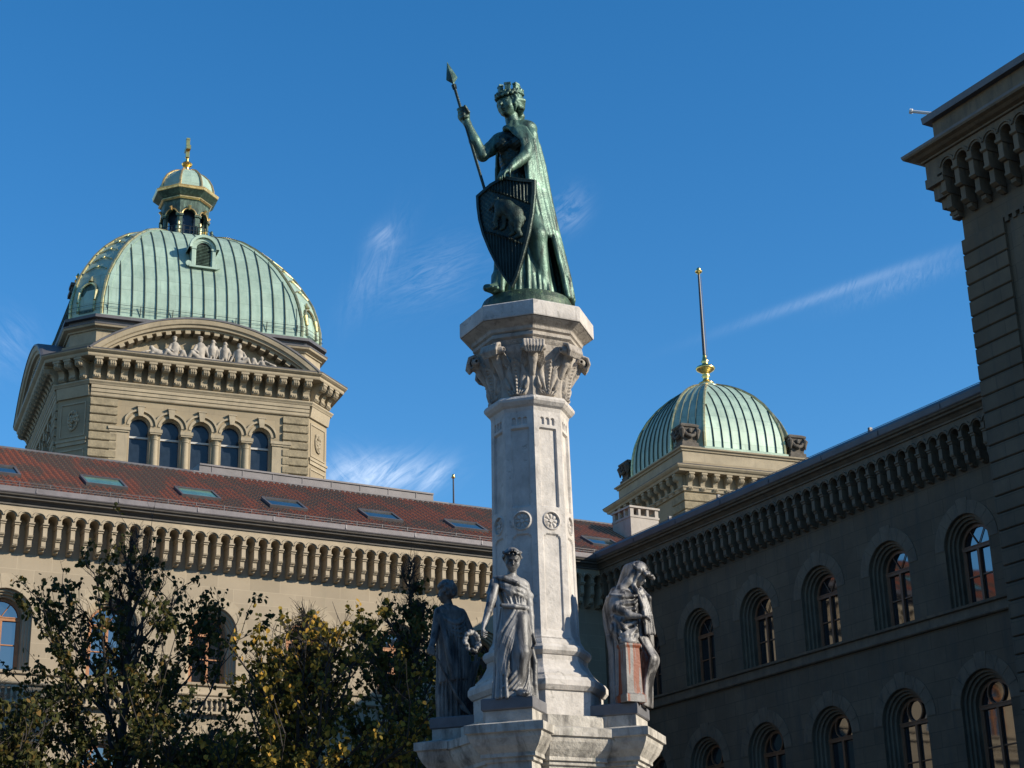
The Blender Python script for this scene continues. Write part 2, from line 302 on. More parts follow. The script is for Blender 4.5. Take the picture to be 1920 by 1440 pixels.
CORN=[(.64,17.22),(.70,17.222),(.70,17.28),(.74,17.31),(.82,17.38),(.92,17.41),(.94,17.47),(1.02,17.50),(1.05,17.56)]
GUT=[(1.07,17.563),(1.09,17.60),(1.11,17.78),(1.02,17.80),(.98,17.76)]
def window_proto(parent,kind,mats,loc):
    """arched window; local z heights absolute, x centred"""
    zs,z0,r=(13.38,11.46,.98) if kind=='up' else (8.35,5.2,1.06)
    steps=[(r,0),(r,.12),(r-.09,.13),(r-.09,.22),(r-.17,.24),(r-.17,.34),(r-.25,.36),(r-.25,.50),(r-.30,.52),(r-.30,.62)]
    rv=MB(); rings=[arch(0,a,zs,z0,y,18) for a,y in steps]
    rv.loft(rings,False,False); rv.box(-r,r,0,.62,z0-.01,z0+.02)
    win=rv.build('window',mats['trim'],parent,loc)
    ri=r-.30; y=.55; f=MB()
    f.loft([arch(0,ri+.01,zs,z0,y,18),arch(0,ri+.01,zs,z0,y-.06,18),arch(0,ri-.07,zs,z0,y-.06,18),arch(0,ri-.07,zs,z0,y,18)],False,False)
    tz=zs-.02; f.box(-ri,ri,y-.09,y,tz-.07,tz+.07); f.box(-ri,ri,y-.11,y-.02,tz+.03,tz+.06)
    f.box(-.05,.05,y-.085,y,z0,tz-.07); 
    f.box(-ri+.07,-ri+.12,y-.05,y,z0,tz-.07); f.box(ri-.12,ri-.07,y-.05,y,z0,tz-.07)
    f.box(-ri,ri,y-.05,y,z0,z0+.12)
    for zz in ([z0+.98] if kind=='up' else [z0+1.0,z0+1.9]): f.box(-ri,ri,y-.04,y,zz-.02,zz+.02)
    if kind=='up':
        for a in (60,120): 
            q=Vector((math.cos(R(a)),0,math.sin(R(a)))); f.tube([(0,y-.02,tz+.06),(q.x*ri*.95,y-.02,tz+q.z*ri*.95)],.018,5)
    else:
        n=24; ro=ri*.5; cz=zs+ri*.5
        rr=[[(a*math.cos(2*math.pi*k/n),yy,cz+a*math.sin(2*math.pi*k/n)) for k in range(n)] for a,yy in ((ro,y),(ro,y-.07),(ro-.05,y-.07),(ro-.05,y))]
        f.loft(rr,True,False)
    f.build('window_frame',mats['wood'],win)
    p=MB(); a=arch(0,ri,zs,z0,y+.01,18); p.add(a,[tuple(range(len(a)))]); p.build('pane',M['glass'],win)
    # ring of voussoirs standing slightly proud of the wall
    v=MB(); ro=r+.43; nb=9
    for k in range(nb):
        t0=math.pi*k/nb+.004; t1=math.pi*(k+1)/nb-.004; pts=[]
        for rr in (r+.012,ro+(.10 if k==nb//2 else 0)):
            pts.append([(-rr*math.cos(t),zs+rr*math.sin(t)) for t in (t0,(2*t0+t1)/3,(t0+2*t1)/3,t1)])
        ring=pts[0]+pts[1][::-1]
        v.loft([[(x,0,z) for x,z in ring],[(x,-.018,z) for x,z in ring]],True,True)
    v.build('arch_surround',mats['trim'],win)
    return win
def skylight(parent,x,w=.95,mt='skyl',lab=None,h=(1.9,2.9)):
    sl=.577; c,s=math.cos(math.atan(sl)),math.sin(math.atan(sl))
    def P(a,b,d): return (a,-.9+b*c-d*s,17.72+b*s+d*c)
    f=MB()
    for (a0,a1,b0,b1,d1) in ((x-w,x-w+.09,h[0],h[1],.16),(x+w-.09,x+w,h[0],h[1],.16),(x-w,x+w,h[0]-.1,h[0]+.0,.16),(x-w,x+w,h[1],h[1]+.09,.18)):
        f.add([P(a,b,d) for d in (0.02,d1) for b in (b0,b1) for a in (a0,a1)],[(0,2,3,1),(4,5,7,6),(0,1,5,4),(2,6,7,3),(0,4,6,2),(1,3,7,5)])
    k=f.build('skylight',M['lead'],parent)
    p=MB(); p.add([P(x-w+.05,h[0]-.02,.12),P(x+w-.05,h[0]-.02,.12),P(x+w-.05,h[1]+.02,.12),P(x-w+.05,h[1]+.02,.12)],[(0,1,2,3)]); p.build('pane',M[mt],k)
# wing A : sunlit, faces -Y.  local origin (0,60)
def wing(name,label,origin,rz,x0,x1,winx,coff,mats,cx0,cx1,dd=0.0):
    t=thing(name,label,'building wing',origin,rz)
    w=MB(); ups=[(x,.98,13.38,11.46) for x in winx]; lows=[(x,1.06,8.35,5.2) for x in winx]
    wall_open(w,x0,x1,10.98,17.3,ups,0,18); wall_open(w,x0,x1,GZ-origin[2]+0,10.98,lows,0,18)
    w.box(x0,x1,.9,9.0,GZ,17.3)
    w.build('wall',mats['wall'],t)
    sc=MB(); sc.extr([(0,10.98),(-.10,10.98),(-.14,11.02),(-.14,11.07),(-.06,11.09),(-.06,11.33),(-.16,11.36),(-.18,11.44),(0,11.46)],x0,x1); sc.build('string_course',mats['trim'],t)
    f=MB(); frieze(f,x0,x1,.5,coff,-.64+dd); f.build('arcaded_frieze',mats['trim'],t)
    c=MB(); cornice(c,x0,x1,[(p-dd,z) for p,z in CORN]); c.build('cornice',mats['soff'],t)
    gt=MB(); cornice(gt,x0,x1,[(p-dd,z) for p,z in GUT])
    x=x0+1
    while x<x1: gt.box(x-.025,x+.025,-1.12+dd,-1.105+dd,17.62,17.78); x+=3.0
    gt.build('gutter',mats['gut'],t)
    cb=corbel_mb(1.28-dd*2).build('corbel',mats['trim'],t); first=True
    k=math.ceil((cx0-coff)/.5)
    while coff+k*.5<cx1:
        l=(coff+k*.5,0,0)
        if first: cb.location=l; first=False
        else: copy_part(cb,t,l)
        k+=1
    up=window_proto(t,'up',mats,(winx[0],0,0)); lo=window_proto(t,'lo',mats,(winx[0],0,0))
    for x in winx[1:]: copy_part(up,t,(x,0,0)); copy_part(lo,t,(x,0,0))
    return t
M['soffit']=mat('brown grey cornice',(.13,.115,.10),.8,var=.2,scale=2,bump=.1)  # brown-grey tone for wing A's cornice, duller than its trim
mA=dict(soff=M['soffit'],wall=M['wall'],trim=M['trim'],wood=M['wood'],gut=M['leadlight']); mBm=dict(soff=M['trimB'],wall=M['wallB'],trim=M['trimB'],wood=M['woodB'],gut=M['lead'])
BX=38.4
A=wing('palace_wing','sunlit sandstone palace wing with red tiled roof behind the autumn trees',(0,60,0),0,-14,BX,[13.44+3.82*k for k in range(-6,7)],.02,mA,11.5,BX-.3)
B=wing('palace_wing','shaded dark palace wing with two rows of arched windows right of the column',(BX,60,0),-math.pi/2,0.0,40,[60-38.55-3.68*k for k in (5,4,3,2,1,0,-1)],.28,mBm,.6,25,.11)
# balustrades under the upper windows of wing A
bl=MB()
bl.box(-.95,.95,-.14,-.02,10.86,10.93); 
def baluster(mb,x): mb.lathe([(.05,10.4),(.05,10.45),(.028,10.5),(.055,10.6),(.045,10.68),(.025,10.78),(.05,10.82),(.05,10.86)],x,-.09,8)
for i in range(9): baluster(bl,-.8+.2*i)
bl.box(-.95,.95,-.16,-.0,10.32,10.4)
b0=bl.build('balustrade',M['trim'],A,(13.44,-.12,.0))
for k in range(1,7): copy_part(b0,A,(13.44+3.82*k,-.12,0))
# roof A : corrugated clay tiles in lapped rows
def tile_roof(parent,x0,x1,rows=21,pitch=.25,sl=.577,y0=-.88,z0=17.74,step=.27):
    seg=5; nx=int((x1-x0)/pitch)*seg; xs=x0+np.arange(nx+1)*pitch/seg
    prof=np.array([0,.06,.085,.06,0.])[np.arange(nx+1)%seg]
    V=[];F=[]
    for r in range(rows):
        for e,(yy,lift) in enumerate(((y0+r*step,.014),(y0+(r+1)*step+.01,.0))):
            z=z0+(yy-y0)*sl+prof+lift
            V.append(np.stack([xs,np.full_like(xs,yy),z],1))
        b=2*r*(nx+1); i=np.arange(nx)
        F.append(np.stack([b+i,b+i+1,b+nx+1+i+1,b+nx+1+i],1))
        if r: # riser
            a=(2*r-1)*(nx+1); F.append(np.stack([a+i,a+i+1,b+i+1,b+i],1))
    me=bpy.data.meshes.new('roof'); me.from_pydata(np.concatenate(V).tolist(),[],np.concatenate(F).tolist()); me.materials.append(M['tile'])
    o=bpy.data.objects.new('roof',me); COL.objects.link(o); o.parent=parent; return o
roofA=tile_roof(A,-14,BX+6)
# snow guard rail along the eave
sg=MB()
for zz,yy in ((18.02,-.55),(18.12,-.55)): sg.tube([(-14,yy,zz),(BX-.2,yy,zz)],.012,4)
x=-14
while x<BX: sg.box(x-.012,x+.012,-.57,-.53,17.85,18.14); x+=1.1
sg.build('snow_guard',M['lead'],A)
# back slope and ridge
rb=MB(); ry=-.88+21*.27; rz_=17.74+21*.27*.577
rb.add([(-14,ry,rz_),(BX+6,ry,rz_),(BX+6,ry+6,rz_-3.4),(-14,ry+6,rz_-3.4)],[(0,1,2,3)]); rb.tube([(-14,ry,rz_+.02),(BX+6,ry,rz_+.02)],.1,8)
rb.build('ridge_capping',M['lead'],A)
pb=MB(); pb.extr([(4.7,20.75),(4.7,21.10),(4.8,21.12),(6.6,21.12),(6.6,20.4)],21.7,33.5); pb.extr([(5.0,21.1),(5.0,21.46),(4.95,21.46),(4.95,21.53),(6.4,21.53),(6.4,21.1)],22.05,32.9)
for x in np.arange(22.6,32.8,1.35): pb.box(x-.02,x+.02,4.98,5.0,21.14,21.5)
pb.build('roof_walkway',M['lead2'],A)
for i,(x,mt) in enumerate(((13.0,'skyl'),(17.0,'skylg'),(20.7,'skylg'),(24.3,'skyl'),(28.5,'skyl'),(32.45,'skyl'),(39.2,'skyl'))): skylight(A,x,.80,mt)
fp=thing('flagpole','short dark pole with gold knob behind the red tiled roof, left of the column','flagpole',(34.02,65.2,20.4))
q=MB(); q.tube([(0,0,0),(0,0,2.05)],[.05,.035],8); q.build('pole',M['pole'],fp)
q=MB(); q.lathe([(.02,2.0),(.10,2.06),(.10,2.08),(.05,2.1),(.07,2.15),(.05,2.2),(.01,2.24)],0,0,10); q.build('finial',M['gold'],fp,smooth=True)
# roof B (flat dark roof edge) + chimney
rB=MB(); rB.extr([(-.9,17.72),(-.93,17.80),(-.75,17.98),(5.0,19.2),(10,17.4),(9,17.2),(0,17.2)],0,40); 
x=1.3
rB.build('roof',M['lead'],B)
rl=MB()
for x in (6.2,9.5,18.3): rl.box(x-.05,x+.05,-.72,-.6,17.95,18.14); 
rl.tube([(0.5,-.66,18.05),(34,-.66,18.05)],.012,4)
rl.build('snow_guard',M['lead'],B)
ch=thing('chimney','pale rendered chimney with slotted cap where the two wings meet right of the column','chimney',(41.35,62,15.85))
q=MB(); q.box(0,1.52,0,1.5,0,4.85); q.box(-.03,1.55,-.03,1.53,4.8,4.90); q.build('shaft',M['chim'],ch)
q=MB()
for (a,b) in ((0,0),(1.34,0),(0,1.32),(1.34,1.32),(.44,0),(.88,0),(.44,1.32),(.88,1.32)): q.box(a,a+(.18 if a in (0,1.34) else .12),b,b+.18,4.90,5.24)
for a in (.45,.9): q.box(0,.18,a,a+.12,4.90,5.24)
q.box(-.06,1.58,-.06,1.56,5.24,5.33); q.box(.2,1.3,.25,1.25,4.9,5.0); q.build('cap',M['chim'],ch)
# ------------------------------------------------------------------ corner pavilion C
CX=36.0; CY=34.70; k=.957
C=thing('corner_pavilion','tall shaded stone pavilion with banded masonry and projecting bracketed cornice at the right edge','building',(CX,CY,0),-math.pi/2)
c=MB(); c.box(0,26,.05,3.0,GZ,24.55,0); c.box(.4,26,3.0,9,GZ,19,0)
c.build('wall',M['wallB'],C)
rc=MB(); z=21.87
while z>GZ:
    rc.extr([(0.06,z),(.0,z),(-.05,z-.035),(-.05,z-.47),(.0,z-.50),(.06,z-.50)],-.05,1.72); 
    rc.extr([(0.06,z),(.0,z),(-.05,z-.035),(-.05,z-.47),(.0,z-.50),(.06,z-.50)],6.2,26)
    # return face round the corner (faces +Y)
    rc.loft([[(.0,y,z),(-.05,y,z-.035),(-.05,y,z-.47),(0,y,z-.5),(.03,y,z-.5),(.03,y,z)] for y in (0.0,3.0)],True,True)
    z-=.517
rc.build('banded_masonry',M['wallB'],C)
pn=MB(); pn.box(1.95,6.0,-.0,.06,GZ,21.75); pn.box(2.35,5.6,-.05,.02,21.0,21.25); pn.box(2.3,2.42,-.05,.02,6,21.0); pn.box(5.5,5.62,-.05,.02,6,21.0); pn.box(2.2,5.7,-.12,.02,18.9,19.0); pn.box(2.2,5.7,-.10,.02,17.4,17.5)
for i in range(14): pn.box(1.8+.31*i,1.95+.31*i,-.06,.04,21.7,21.87); 
pn.box(1.72,6.2,-.06,.04,21.87,21.97)
pn.build('wall_panel',M['wallB'],C)
fz=MB()
def scaled_frieze(mb,x0,x1,pitch,z0,z1,yb,r):
    frieze(mb,x0,x1,pitch,x0,yb,z0,z1,r)
scaled_frieze(fz,.02,26.0,.62,24.02,24.62,-.62,.215)
fz.build('arcaded_frieze',M['trimB'],C)
def corbelC(): 
    c=MB()
    def blk(w,prof): c.extr([(0.0,prof[0][1])]+[(-p,z) for p,z in prof]+[(0.0,prof[-1][1])],-w/2,w/2)
    blk(.26,[(.66,24.02),(.66,23.93),(.60,23.90)]); blk(.19,[(.58,23.897),(.58,23.45)]); blk(.25,[(.60,23.447),(.61,23.38),(.52,23.33)])
    blk(.19,[(.42,23.327),(.42,22.95)]); blk(.24,[(.44,22.947),(.44,22.88),(.30,22.80)]); blk(.19,[(.24,22.797),(.22,22.68),(.05,22.60)])
    return c
cc=corbelC().build('corbel',M['trimB'],C,(.02,0,0))
for i in range(1,14): copy_part(cc,C,(.02+.62*i,0,0))
for i in range(4): copy_part(cc,C,(0,.12+.62*i,0),-math.pi/2)
fr=MB(); fr.box(-.615,.02,-.615,.12,24.06,24.625); fr.box(-.615,-.45,.12,3.0,24.30,24.625); fr.build('frieze_return',M['trimB'],C)
# stacked corner console seen in silhouette
cs=MB()
for p,za,zb in ((.66,23.75,24.05),(.5,23.3,23.75),(.36,22.98,23.3),(.18,22.6,22.98)): cs.box(-p,.12,-p,.12,za,zb,0)
cs.build('corner_console',M['trimB'],C)
cn=MB()
def ring_corn(prof,x1=26,y1=3.0,x0=0,y0=0):
    rings=[]
    for p,z in prof: rings.append([(x1,-p+y0,z),(x0-p,-p+y0,z),(x0-p,y1,z)])
    rings.append([(x1,.3,prof[-1][1]),(.3,.3,prof[-1][1]),(.3,y1,prof[-1][1])])
    cn.loft(rings,False,False)
ring_corn([(.0,24.63),(.60,24.632),(.70,24.64),(.70,24.70),(.85,24.74),(.95,24.80),(1.08,24.84),(1.11,24.90)]); cn.build('cornice',M['trimB'],C)
cn=MB(); ring_corn([(1.11,24.903),(1.13,24.98),(.2,25.30)]); cn.build('roof_edge',M['lead'],C)
cn=MB(); ring_corn([(.35,25.1),(.35,26.02)]); 
cn.build('parapet',M['trimB'],C)
cn=MB(); ring_corn([(.35,26.023),(.57,26.023),(.59,26.24),(-.1,26.34)]); cn.build('coping',M['lead'],C)
lp=thing('floodlight','small pale tube floodlight sticking out from the parapet top of the right pavilion','floodlight',(35.75,35.0,26.2))
q=MB(); q.tube([(0,0,.0),(-.05,.1,.18)],.03,6); q.build('bracket',M['poleg'],lp)
q=MB(); q.tube([(.0,.0,.16),(-.42,.55,.42)],.05,10); q.tube([(-.41,.54,.415),(-.46,.60,.445)],.085,12); q.build('lamp_tube',M['poleg'],lp,smooth=False)
# added, unseen blockers: blocks cutting sky light, and a lower wing shading the trees
for nm,lab,x,y,w_,d_,h_ in (('sky_blocker','unseen dark block added behind the viewer at right to cut sky light',20,-75,60,20,21),('sky_blocker','long unseen dark block added behind the viewer to cut sky light',-50,-70,62,20,20),('sky_blocker','unseen dark block added left of the viewer to cut sky light',-78,-30,20,90,22)):
    tb=thing(nm,lab,'building',(x,y,GZ)); q=MB(); q.box(0,w_,0,d_,0,h_); q.build('wall',M['dark_render'],tb); q=MB(); q.extr([(-.5,h_),(-.5,h_+.2),(d_/2,h_+4),(d_+.5,h_+.2),(d_+.5,h_)],-.5,w_+.5); q.build('roof',M['lead'],tb)
ext=thing('shading_wing','unseen stone wing added beyond the right edge of the view to shade the trees','building',(CX+1.5,0,0),-math.pi/2)  # added out of view to keep the sun off the trees
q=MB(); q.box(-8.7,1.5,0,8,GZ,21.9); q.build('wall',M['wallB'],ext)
q=MB(); q.extr([(-.7,21.9),(-.75,22.1),(3,23.2),(8.2,22.0),(8.2,21.9)],-8.7,1.5); q.build('roof',M['lead'],ext)
M['gold2']=mat('lantern gilding',(.72,.50,.22),.35,metal=.8,var=.25,scale=4,bump=.15,bscale=15)  # gilding tone of the lantern trim and cupola ribs
# ------------------------------------------------------------------ dome towers (local frame: front faces -y, turned 7.3 degrees)
RZ=R(-7.3); DE1=Vector((math.cos(RZ),math.sin(RZ),0)); DE2=Vector((-math.sin(RZ),math.cos(RZ),0))
def dpos(u,v,z=0): return DE1*u+DE2*v+Vector((0,0,z))
def oct_plan(a,leg,p=0.0,z=0):
    """square of half width a+leg with chamfered corners, pushed out by p"""
    D=a+leg+p; A=a+p*.4142
    return [(-A,-D,z),(A,-D,z),(D,-A,z),(D,A,z),(A,D,z),(-A,D,z),(-D,A,z),(-D,-A,z)]
def oct_sweep(mb,a,leg,prof,mi=0,cap=False): mb.loft([oct_plan(a,leg,p,z) for p,z in prof],True,cap,mi)
def facets(a,leg):
    """(origin centre, direction along, outward normal, half length) for 8 faces, front first, anticlockwise"""
    W=a+leg; q=math.sqrt(.5); cw=(a+W)/2
    c=[((0,-W),(1,0),(0,-1),a),((cw,-cw),(q,q),(q,-q),leg*q),((W,0),(0,1),(1,0),a),((cw,cw),(-q,q),(q,q),leg*q),((0,W),(-1,0),(0,1),a),((-cw,cw),(-q,-q),(-q,q),leg*q),((-W,0),(0,-1),(-1,0),a),((-cw,-cw),(q,-q),(-q,-q),leg*q)]
    return c
def frot(f): return math.atan2(f[1][1],f[1][0])
def scroll_bracket(w=.42,h=1.28,d=.98):
    """S scroll console hanging below a cornice; top at z=0"""
    mb=MB(); 
    prof=[(0,-0.02),(-d,-.02),(-d,-.16),(-d*.95,-.2),(-d*.97,-.32),(-d*.92,-.46),(-d*.8,-.54),(-d*.66,-.52),(-d*.56,-.56),(-d*.45,-.68),(-d*.38,-.84),(-d*.40,-.96),(-d*.42,-1.06),(-d*.38,-1.18),(-d*.26,-h+.04),(-d*.1,-h),(0,-h)]
    mb.extr(prof,-w/2,w/2)
    for s in (-1,1):
        mb.tube([(s*(w/2),-d*.78,-.34),(s*(w/2+.035),-d*.78,-.34)],.15,12); mb.tube([(s*w/2,-d*.24,-1.07),(s*(w/2+.035),-d*.24,-1.07)],.11,12)
    mb.box(-w/2-.05,w/2+.05,-d-.04,0,-.13,0)
    for x in (-.12,0,.12): mb.tube([(x*w/.42,-d*.99,-.18),(x*w/.42,-d*1.0,-.34),(x*w/.42,-d*.92,-.47)],[.055,.06,.04],6); mb.tube([(x*w/.42,-d*.44,-1.0),(x*w/.42,-d*.43,-1.12)],[.05,.05],6)
    return mb
# D1 main dome tower
D1=thing('domed_tower','great domed stone tower with green copper dome, carved curved gable and gilded lantern','building',dpos(20.65,110.7),RZ)
a1,l1=7.0,1.7; W1=a1+l1; ZC=37.35
w=MB()
# front wall with five arches between rusticated piers (openings 28.5-35.2)
wins=[(-3.85+1.93*k,.655,34.70,28.4) for k in range(5)]
w.loft([oct_plan(a1,l1,0,z) for z in (GZ,28.0)],True,False)
fc=facets(a1,l1)
for i,f in enumerate(fc):
    rz=frot(f); m=Matrix.Translation((f[0][0],f[0][1],0))@Matrix.Rotation(rz,4,'Z'); q=MB(); hl=f[3]
    if i%2==0: wall_open(q,-hl,hl,28.0,36.4,wins,0,14)
    else: q.add([(-hl,0,28),(hl,0,28),(hl,0,36.4),(-hl,0,36.4)],[(0,1,2,3)])
    w.add([m@Vector(p) for p in q.v],q.f)
w.loft([oct_plan(a1,l1,0,z) for z in (36.4,40.0)],True,False)
w.build('wall',M['dstone'],D1)
def arcade(parent,front=True):
    t=MB(); n=14
    for k,(cx,r,zs,zl) in enumerate(wins):
        t.loft([arch(cx,a,zs,zl,y,n) for a,y in ((r,0),(r,.18),(r-.06,.2),(r-.06,.45))],False,False)
        # raised hood over each arch
        for a,b,y0 in ((r+.01,r+.16,-.05),(r+.30,r+.42,-.14)):
            rr=[[(cx-q*math.cos(s),y,zs+.02+q*math.sin(s)) for s in [R(4+172*i/16) for i in range(17)]] for q,y in ((a,.0),(a,y0),(b,y0),(b,0))]
            if b>.9: rr=[[(max(cx-.965,min(cx+.965,x)),y,z) for x,y,z in g] for g in rr]
            t.loft(rr,False,False)
        kz=zs+r
        t.loft([[(cx-.14,y,kz-.02),(cx+.14,y,kz-.02),(cx+.22,y,kz+.58),(cx-.22,y,kz+.58)] for y in (0,-.22)],True,True)
        t.box(cx-.27,cx+.27,-.25,0,kz+.58,kz+.66)
    for s in (-1,1):
        t.box(s*5.15-.55 if s<0 else s*5.15-.72+.17,s*5.15+.55,-.10,0,28.4,34.2); t.box(s*5.15-.62,s*5.15+.62,-.18,0,34.2,34.32); t.box(s*5.15-.68,s*5.15+.68,-.24,0,34.32,34.50)
    o=t.build('arch_mouldings',M['dtrim'],parent)
    return o
def at_face(objs,parent,f):
    for o in objs: pass
for i,f in enumerate(fc):
    if i not in (0,6): continue
    rz=frot(f); m=Matrix.Translation((f[0][0],f[0][1],0))@Matrix.Rotation(rz,4,'Z')
    def place(o,loc=(0,0,0),rz=rz,m=m): o.location=(m@Vector(loc)); o.rotation_euler=(0,0,rz)
    place(arcade(D1))
    # rusticated corner piers
    for s in (-1,1):
        q=MB(); z=36.3
        while z>27.5:
            x0,x1=sorted((s*(a1-.02),s*(a1-1.72))); q.box(x0,x1,-.16,.02,z-.50,z,0,.05); z-=.56
        place(q.build('rusticated_pier',M['rust'],D1))
    q=MB(); q.extr([(0,36.38),(-.12,36.4),(-.16,36.46),(-.16,36.62),(-.22,36.66),(-.22,36.86),(-.28,36.9),(-.28,37.1),(0,37.1)],-a1,a1); place(q.build('architrave',M['dtrim'],D1))
    # windows: pane, transom, column between
    first=None
    for cx,r,zs,zl in wins:
        q=MB(); q.loft([arch(0,r-.03,zs,zl,.42,14),arch(0,r-.03,zs,zl,.36,14),arch(0,r-.07,zs,zl,.36,14),arch(0,r-.07,zs,zl,.42,14)],False,False); q.box(-r,r,.34,.43,34.0,34.12); q.box(-r,r,.34,.43,31.2,31.3)
        wn=q.build('window',M['whitew'],D1); place(wn,(cx,0,0))
        a=arch(0,r,zs,zl,.44,14); p=MB(); p.add(a,[tuple(range(len(a)))]); p.build('pane',M['glassd'],wn)
    for kx in range(4):
        q=MB(); q.lathe([(.30,28.3),(.30,28.5),(.25,28.55),(.23,28.7),(.225,31),(.195,33.85),(.23,33.88),(.22,33.95),(.26,34.1),(.33,34.18)],0,0,16); q.box(-.36,.36,-.34,.34,34.18,34.28); q.box(-.40,.40,-.38,.40,34.28,34.50)
        place(q.build('column',M['dtrim'],D1,smooth=False),(-3.85+.965+1.93*kx,.02,0))
# chamfer faces: panelled with crest carving
for i in (1,7):
    f=fc[i]; rz=frot(f); q=MB(); h=f[3]
    q.box(-h+.12,h-.12,-.08,0,33.3,33.55); q.box(-h+.05,h-.05,-.14,0,33.55,33.7)
    q.box(-h+.25,-h+.33,-.05,0,33.9,36.0); q.box(h-.33,h-.25,-.05,0,33.9,36.0); q.box(-h+.25,h-.25,-.05,0,36.0,36.1); q.box(-h+.25,h-.25,-.05,0,33.85,33.93)
    q.box(-h+.25,-h+.33,-.05,0,28,33.0); q.box(h-.33,h-.25,-.05,0,28,33.0); q.box(-h+.25,h-.25,-.05,0,32.95,33.05); q.extr([(0,36.4),(-.14,36.42),(-.2,36.7),(-.28,37.1),(0,37.1)],-h,h)
    o=q.build('panelling',M['dtrim'],D1); o.location=(f[0][0],f[0][1],0); o.rotation_euler=(0,0,rz)
    q=MB(); rnd=random.Random(5+i)
    for t in range(26):
        an=rnd.uniform(0,6.28); rr=rnd.uniform(.0,.5); q.lathe([(.0,-.02),(.09,0),(.1,.05),(.05,.11),(.0,.12)],0,0,7)
        seg=q.v[-35:]; c0=Vector((rr*math.cos(an)*.8,0,34.95+rr*math.sin(an)*1.25)); q.v[-35:]=[(c0.x+p[0]*1.1,-p[2]*1.3,c0.z+p[1]*1.4) for p in seg]
    q.tube([(.42*math.cos(x)*.8,-.06,34.95+.62*math.sin(x)) for x in [2*math.pi*j/20 for j in range(21)]],.06,6)
    o=q.build('carved_crest',M['dtrim'],D1); o.location=(f[0][0],f[0][1],0); o.rotation_euler=(0,0,rz)
e=MB(); oct_sweep(e,a1,l1,[(0,37.1),(.30,37.12),(.34,37.2),(.42,37.3),(.42,37.38),(.05,37.42)]); e.build('string_course',M['dtrim'],D1)
e=MB(); oct_sweep(e,a1,l1,[(.0,38.7),(1.02,38.72),(1.06,38.80),(1.06,38.92),(1.16,38.98),(1.26,39.06),(1.28,39.12)]); e.build('cornice',M['dtrim'],D1)
sb=scroll_bracket(); sbo=sb.build('scroll_bracket',M['dtrim'],D1); used=False
def place_bracket(o,f,s,z=38.7,parent=D1):
    global used
    loc=(f[0][0]+f[1][0]*s,f[0][1]+f[1][1]*s,z); rz=frot(f)
    if not used: o.location=loc; o.rotation_euler=(0,0,rz); used=True
    else: copy_part(o,parent,loc,rz)
for i in (0,6,1,7):
    f=fc[i]
    if i%2==0:
        for k2 in range(17): place_bracket(sbo,f,-6.72+.84*k2)
    else:
        for k2 in range(3): place_bracket(sbo,f,-.80+.80*k2)
# roof skirt and attic drum under the dome
e=MB(); oct_sweep(e,a1,l1,[(1.28,39.123),(1.30,39.2),(.4,39.5),(-.4,39.8),(-.5,39.9)]); e.build('cornice_flashing',M['lead'],D1)
e=MB(); oct_sweep(e,a1,l1,[(-.45,39.5),(-.45,41.0),(-.35,41.02),(-.32,41.12),(-.05,41.2),(0.0,41.32)]); 
e.build('attic',M['dtrim'],D1)
e=MB(); oct_sweep(e,a1,l1,[(.02,41.323),(.04,41.42),(-.35,41.55),(-.35,41.75),(-.05,41.78),(-.05,41.98),(-.45,42.0)]); e.build('attic_flashing',M['lead'],D1)
# segmental gables on front and left faces
def gable(i,carve=True):
    f=fc[i]; rz=frot(f); h=7.35; zb=39.12; rise=2.75; Rr=(h*h+rise*rise)/(2*rise); zc=zb+rise-Rr; am=math.asin(h/Rr)
    yf=-1.28
    def ln(rr,y,n=40,a=am): return [(rr*math.sin(-a+2*a*j/n),y,max(zb-.02,zc+rr*math.cos(-a+2*a*j/n))) for j in range(n+1)]
    g=MB(); P=[ln(r_,y_) for r_,y_ in ((Rr-.62,-.05),(Rr-.62,yf+.42),(Rr-.52,yf+.40),(Rr-.50,yf+.20),(Rr-.36,yf+.16),(Rr-.30,yf+.05),(Rr-.12,yf),(Rr-.02,yf-.02))]
    g.loft(P,False,False); o=g.build('gable_moulding',M['dtrim'],D1); o.location=(f[0][0],f[0][1],0); o.rotation_euler=(0,0,rz)
    g=MB(); P=[ln(r_,y_) for r_,y_ in ((Rr-.015,yf-.06),(Rr+.10,yf-.06),(Rr+.16,yf+.1),(Rr+.16,1.9))]; g.loft(P,False,False)
    k=g.build('gable_roof',M['lead'],D1); k.location=(f[0][0],f[0][1],0); k.rotation_euler=(0,0,rz)
    g=MB(); p=ln(Rr-.5,-.04); g.add([(p[0][0],-.04,zb-.3)]+p+[(p[-1][0],-.04,zb-.3)],[tuple(range(len(p)+2))]); 
    for j in range(1,24):     # dentil blocks following the curve
        t=-am+2*am*j/24; s,c=math.sin(t),math.cos(t); r0,r1=Rr-.84,Rr-.60
        if zc+r0*c<zb+.15: continue
        m=Matrix(((c,0,s,0),(0,1,0,0),(-s,0,c,0),(0,0,0,1)))
        q=MB(); q.box(-.17,.17,yf+.42,-.04,r0,r1); g.add([Vector((0,0,zc))+(m@Vector(p)) for p in q.v],q.f)
    k=g.build('tympanum',M['dtrim'],D1); k.location=(f[0][0],f[0][1],0); k.rotation_euler=(0,0,rz)
gable(0); gable(6)
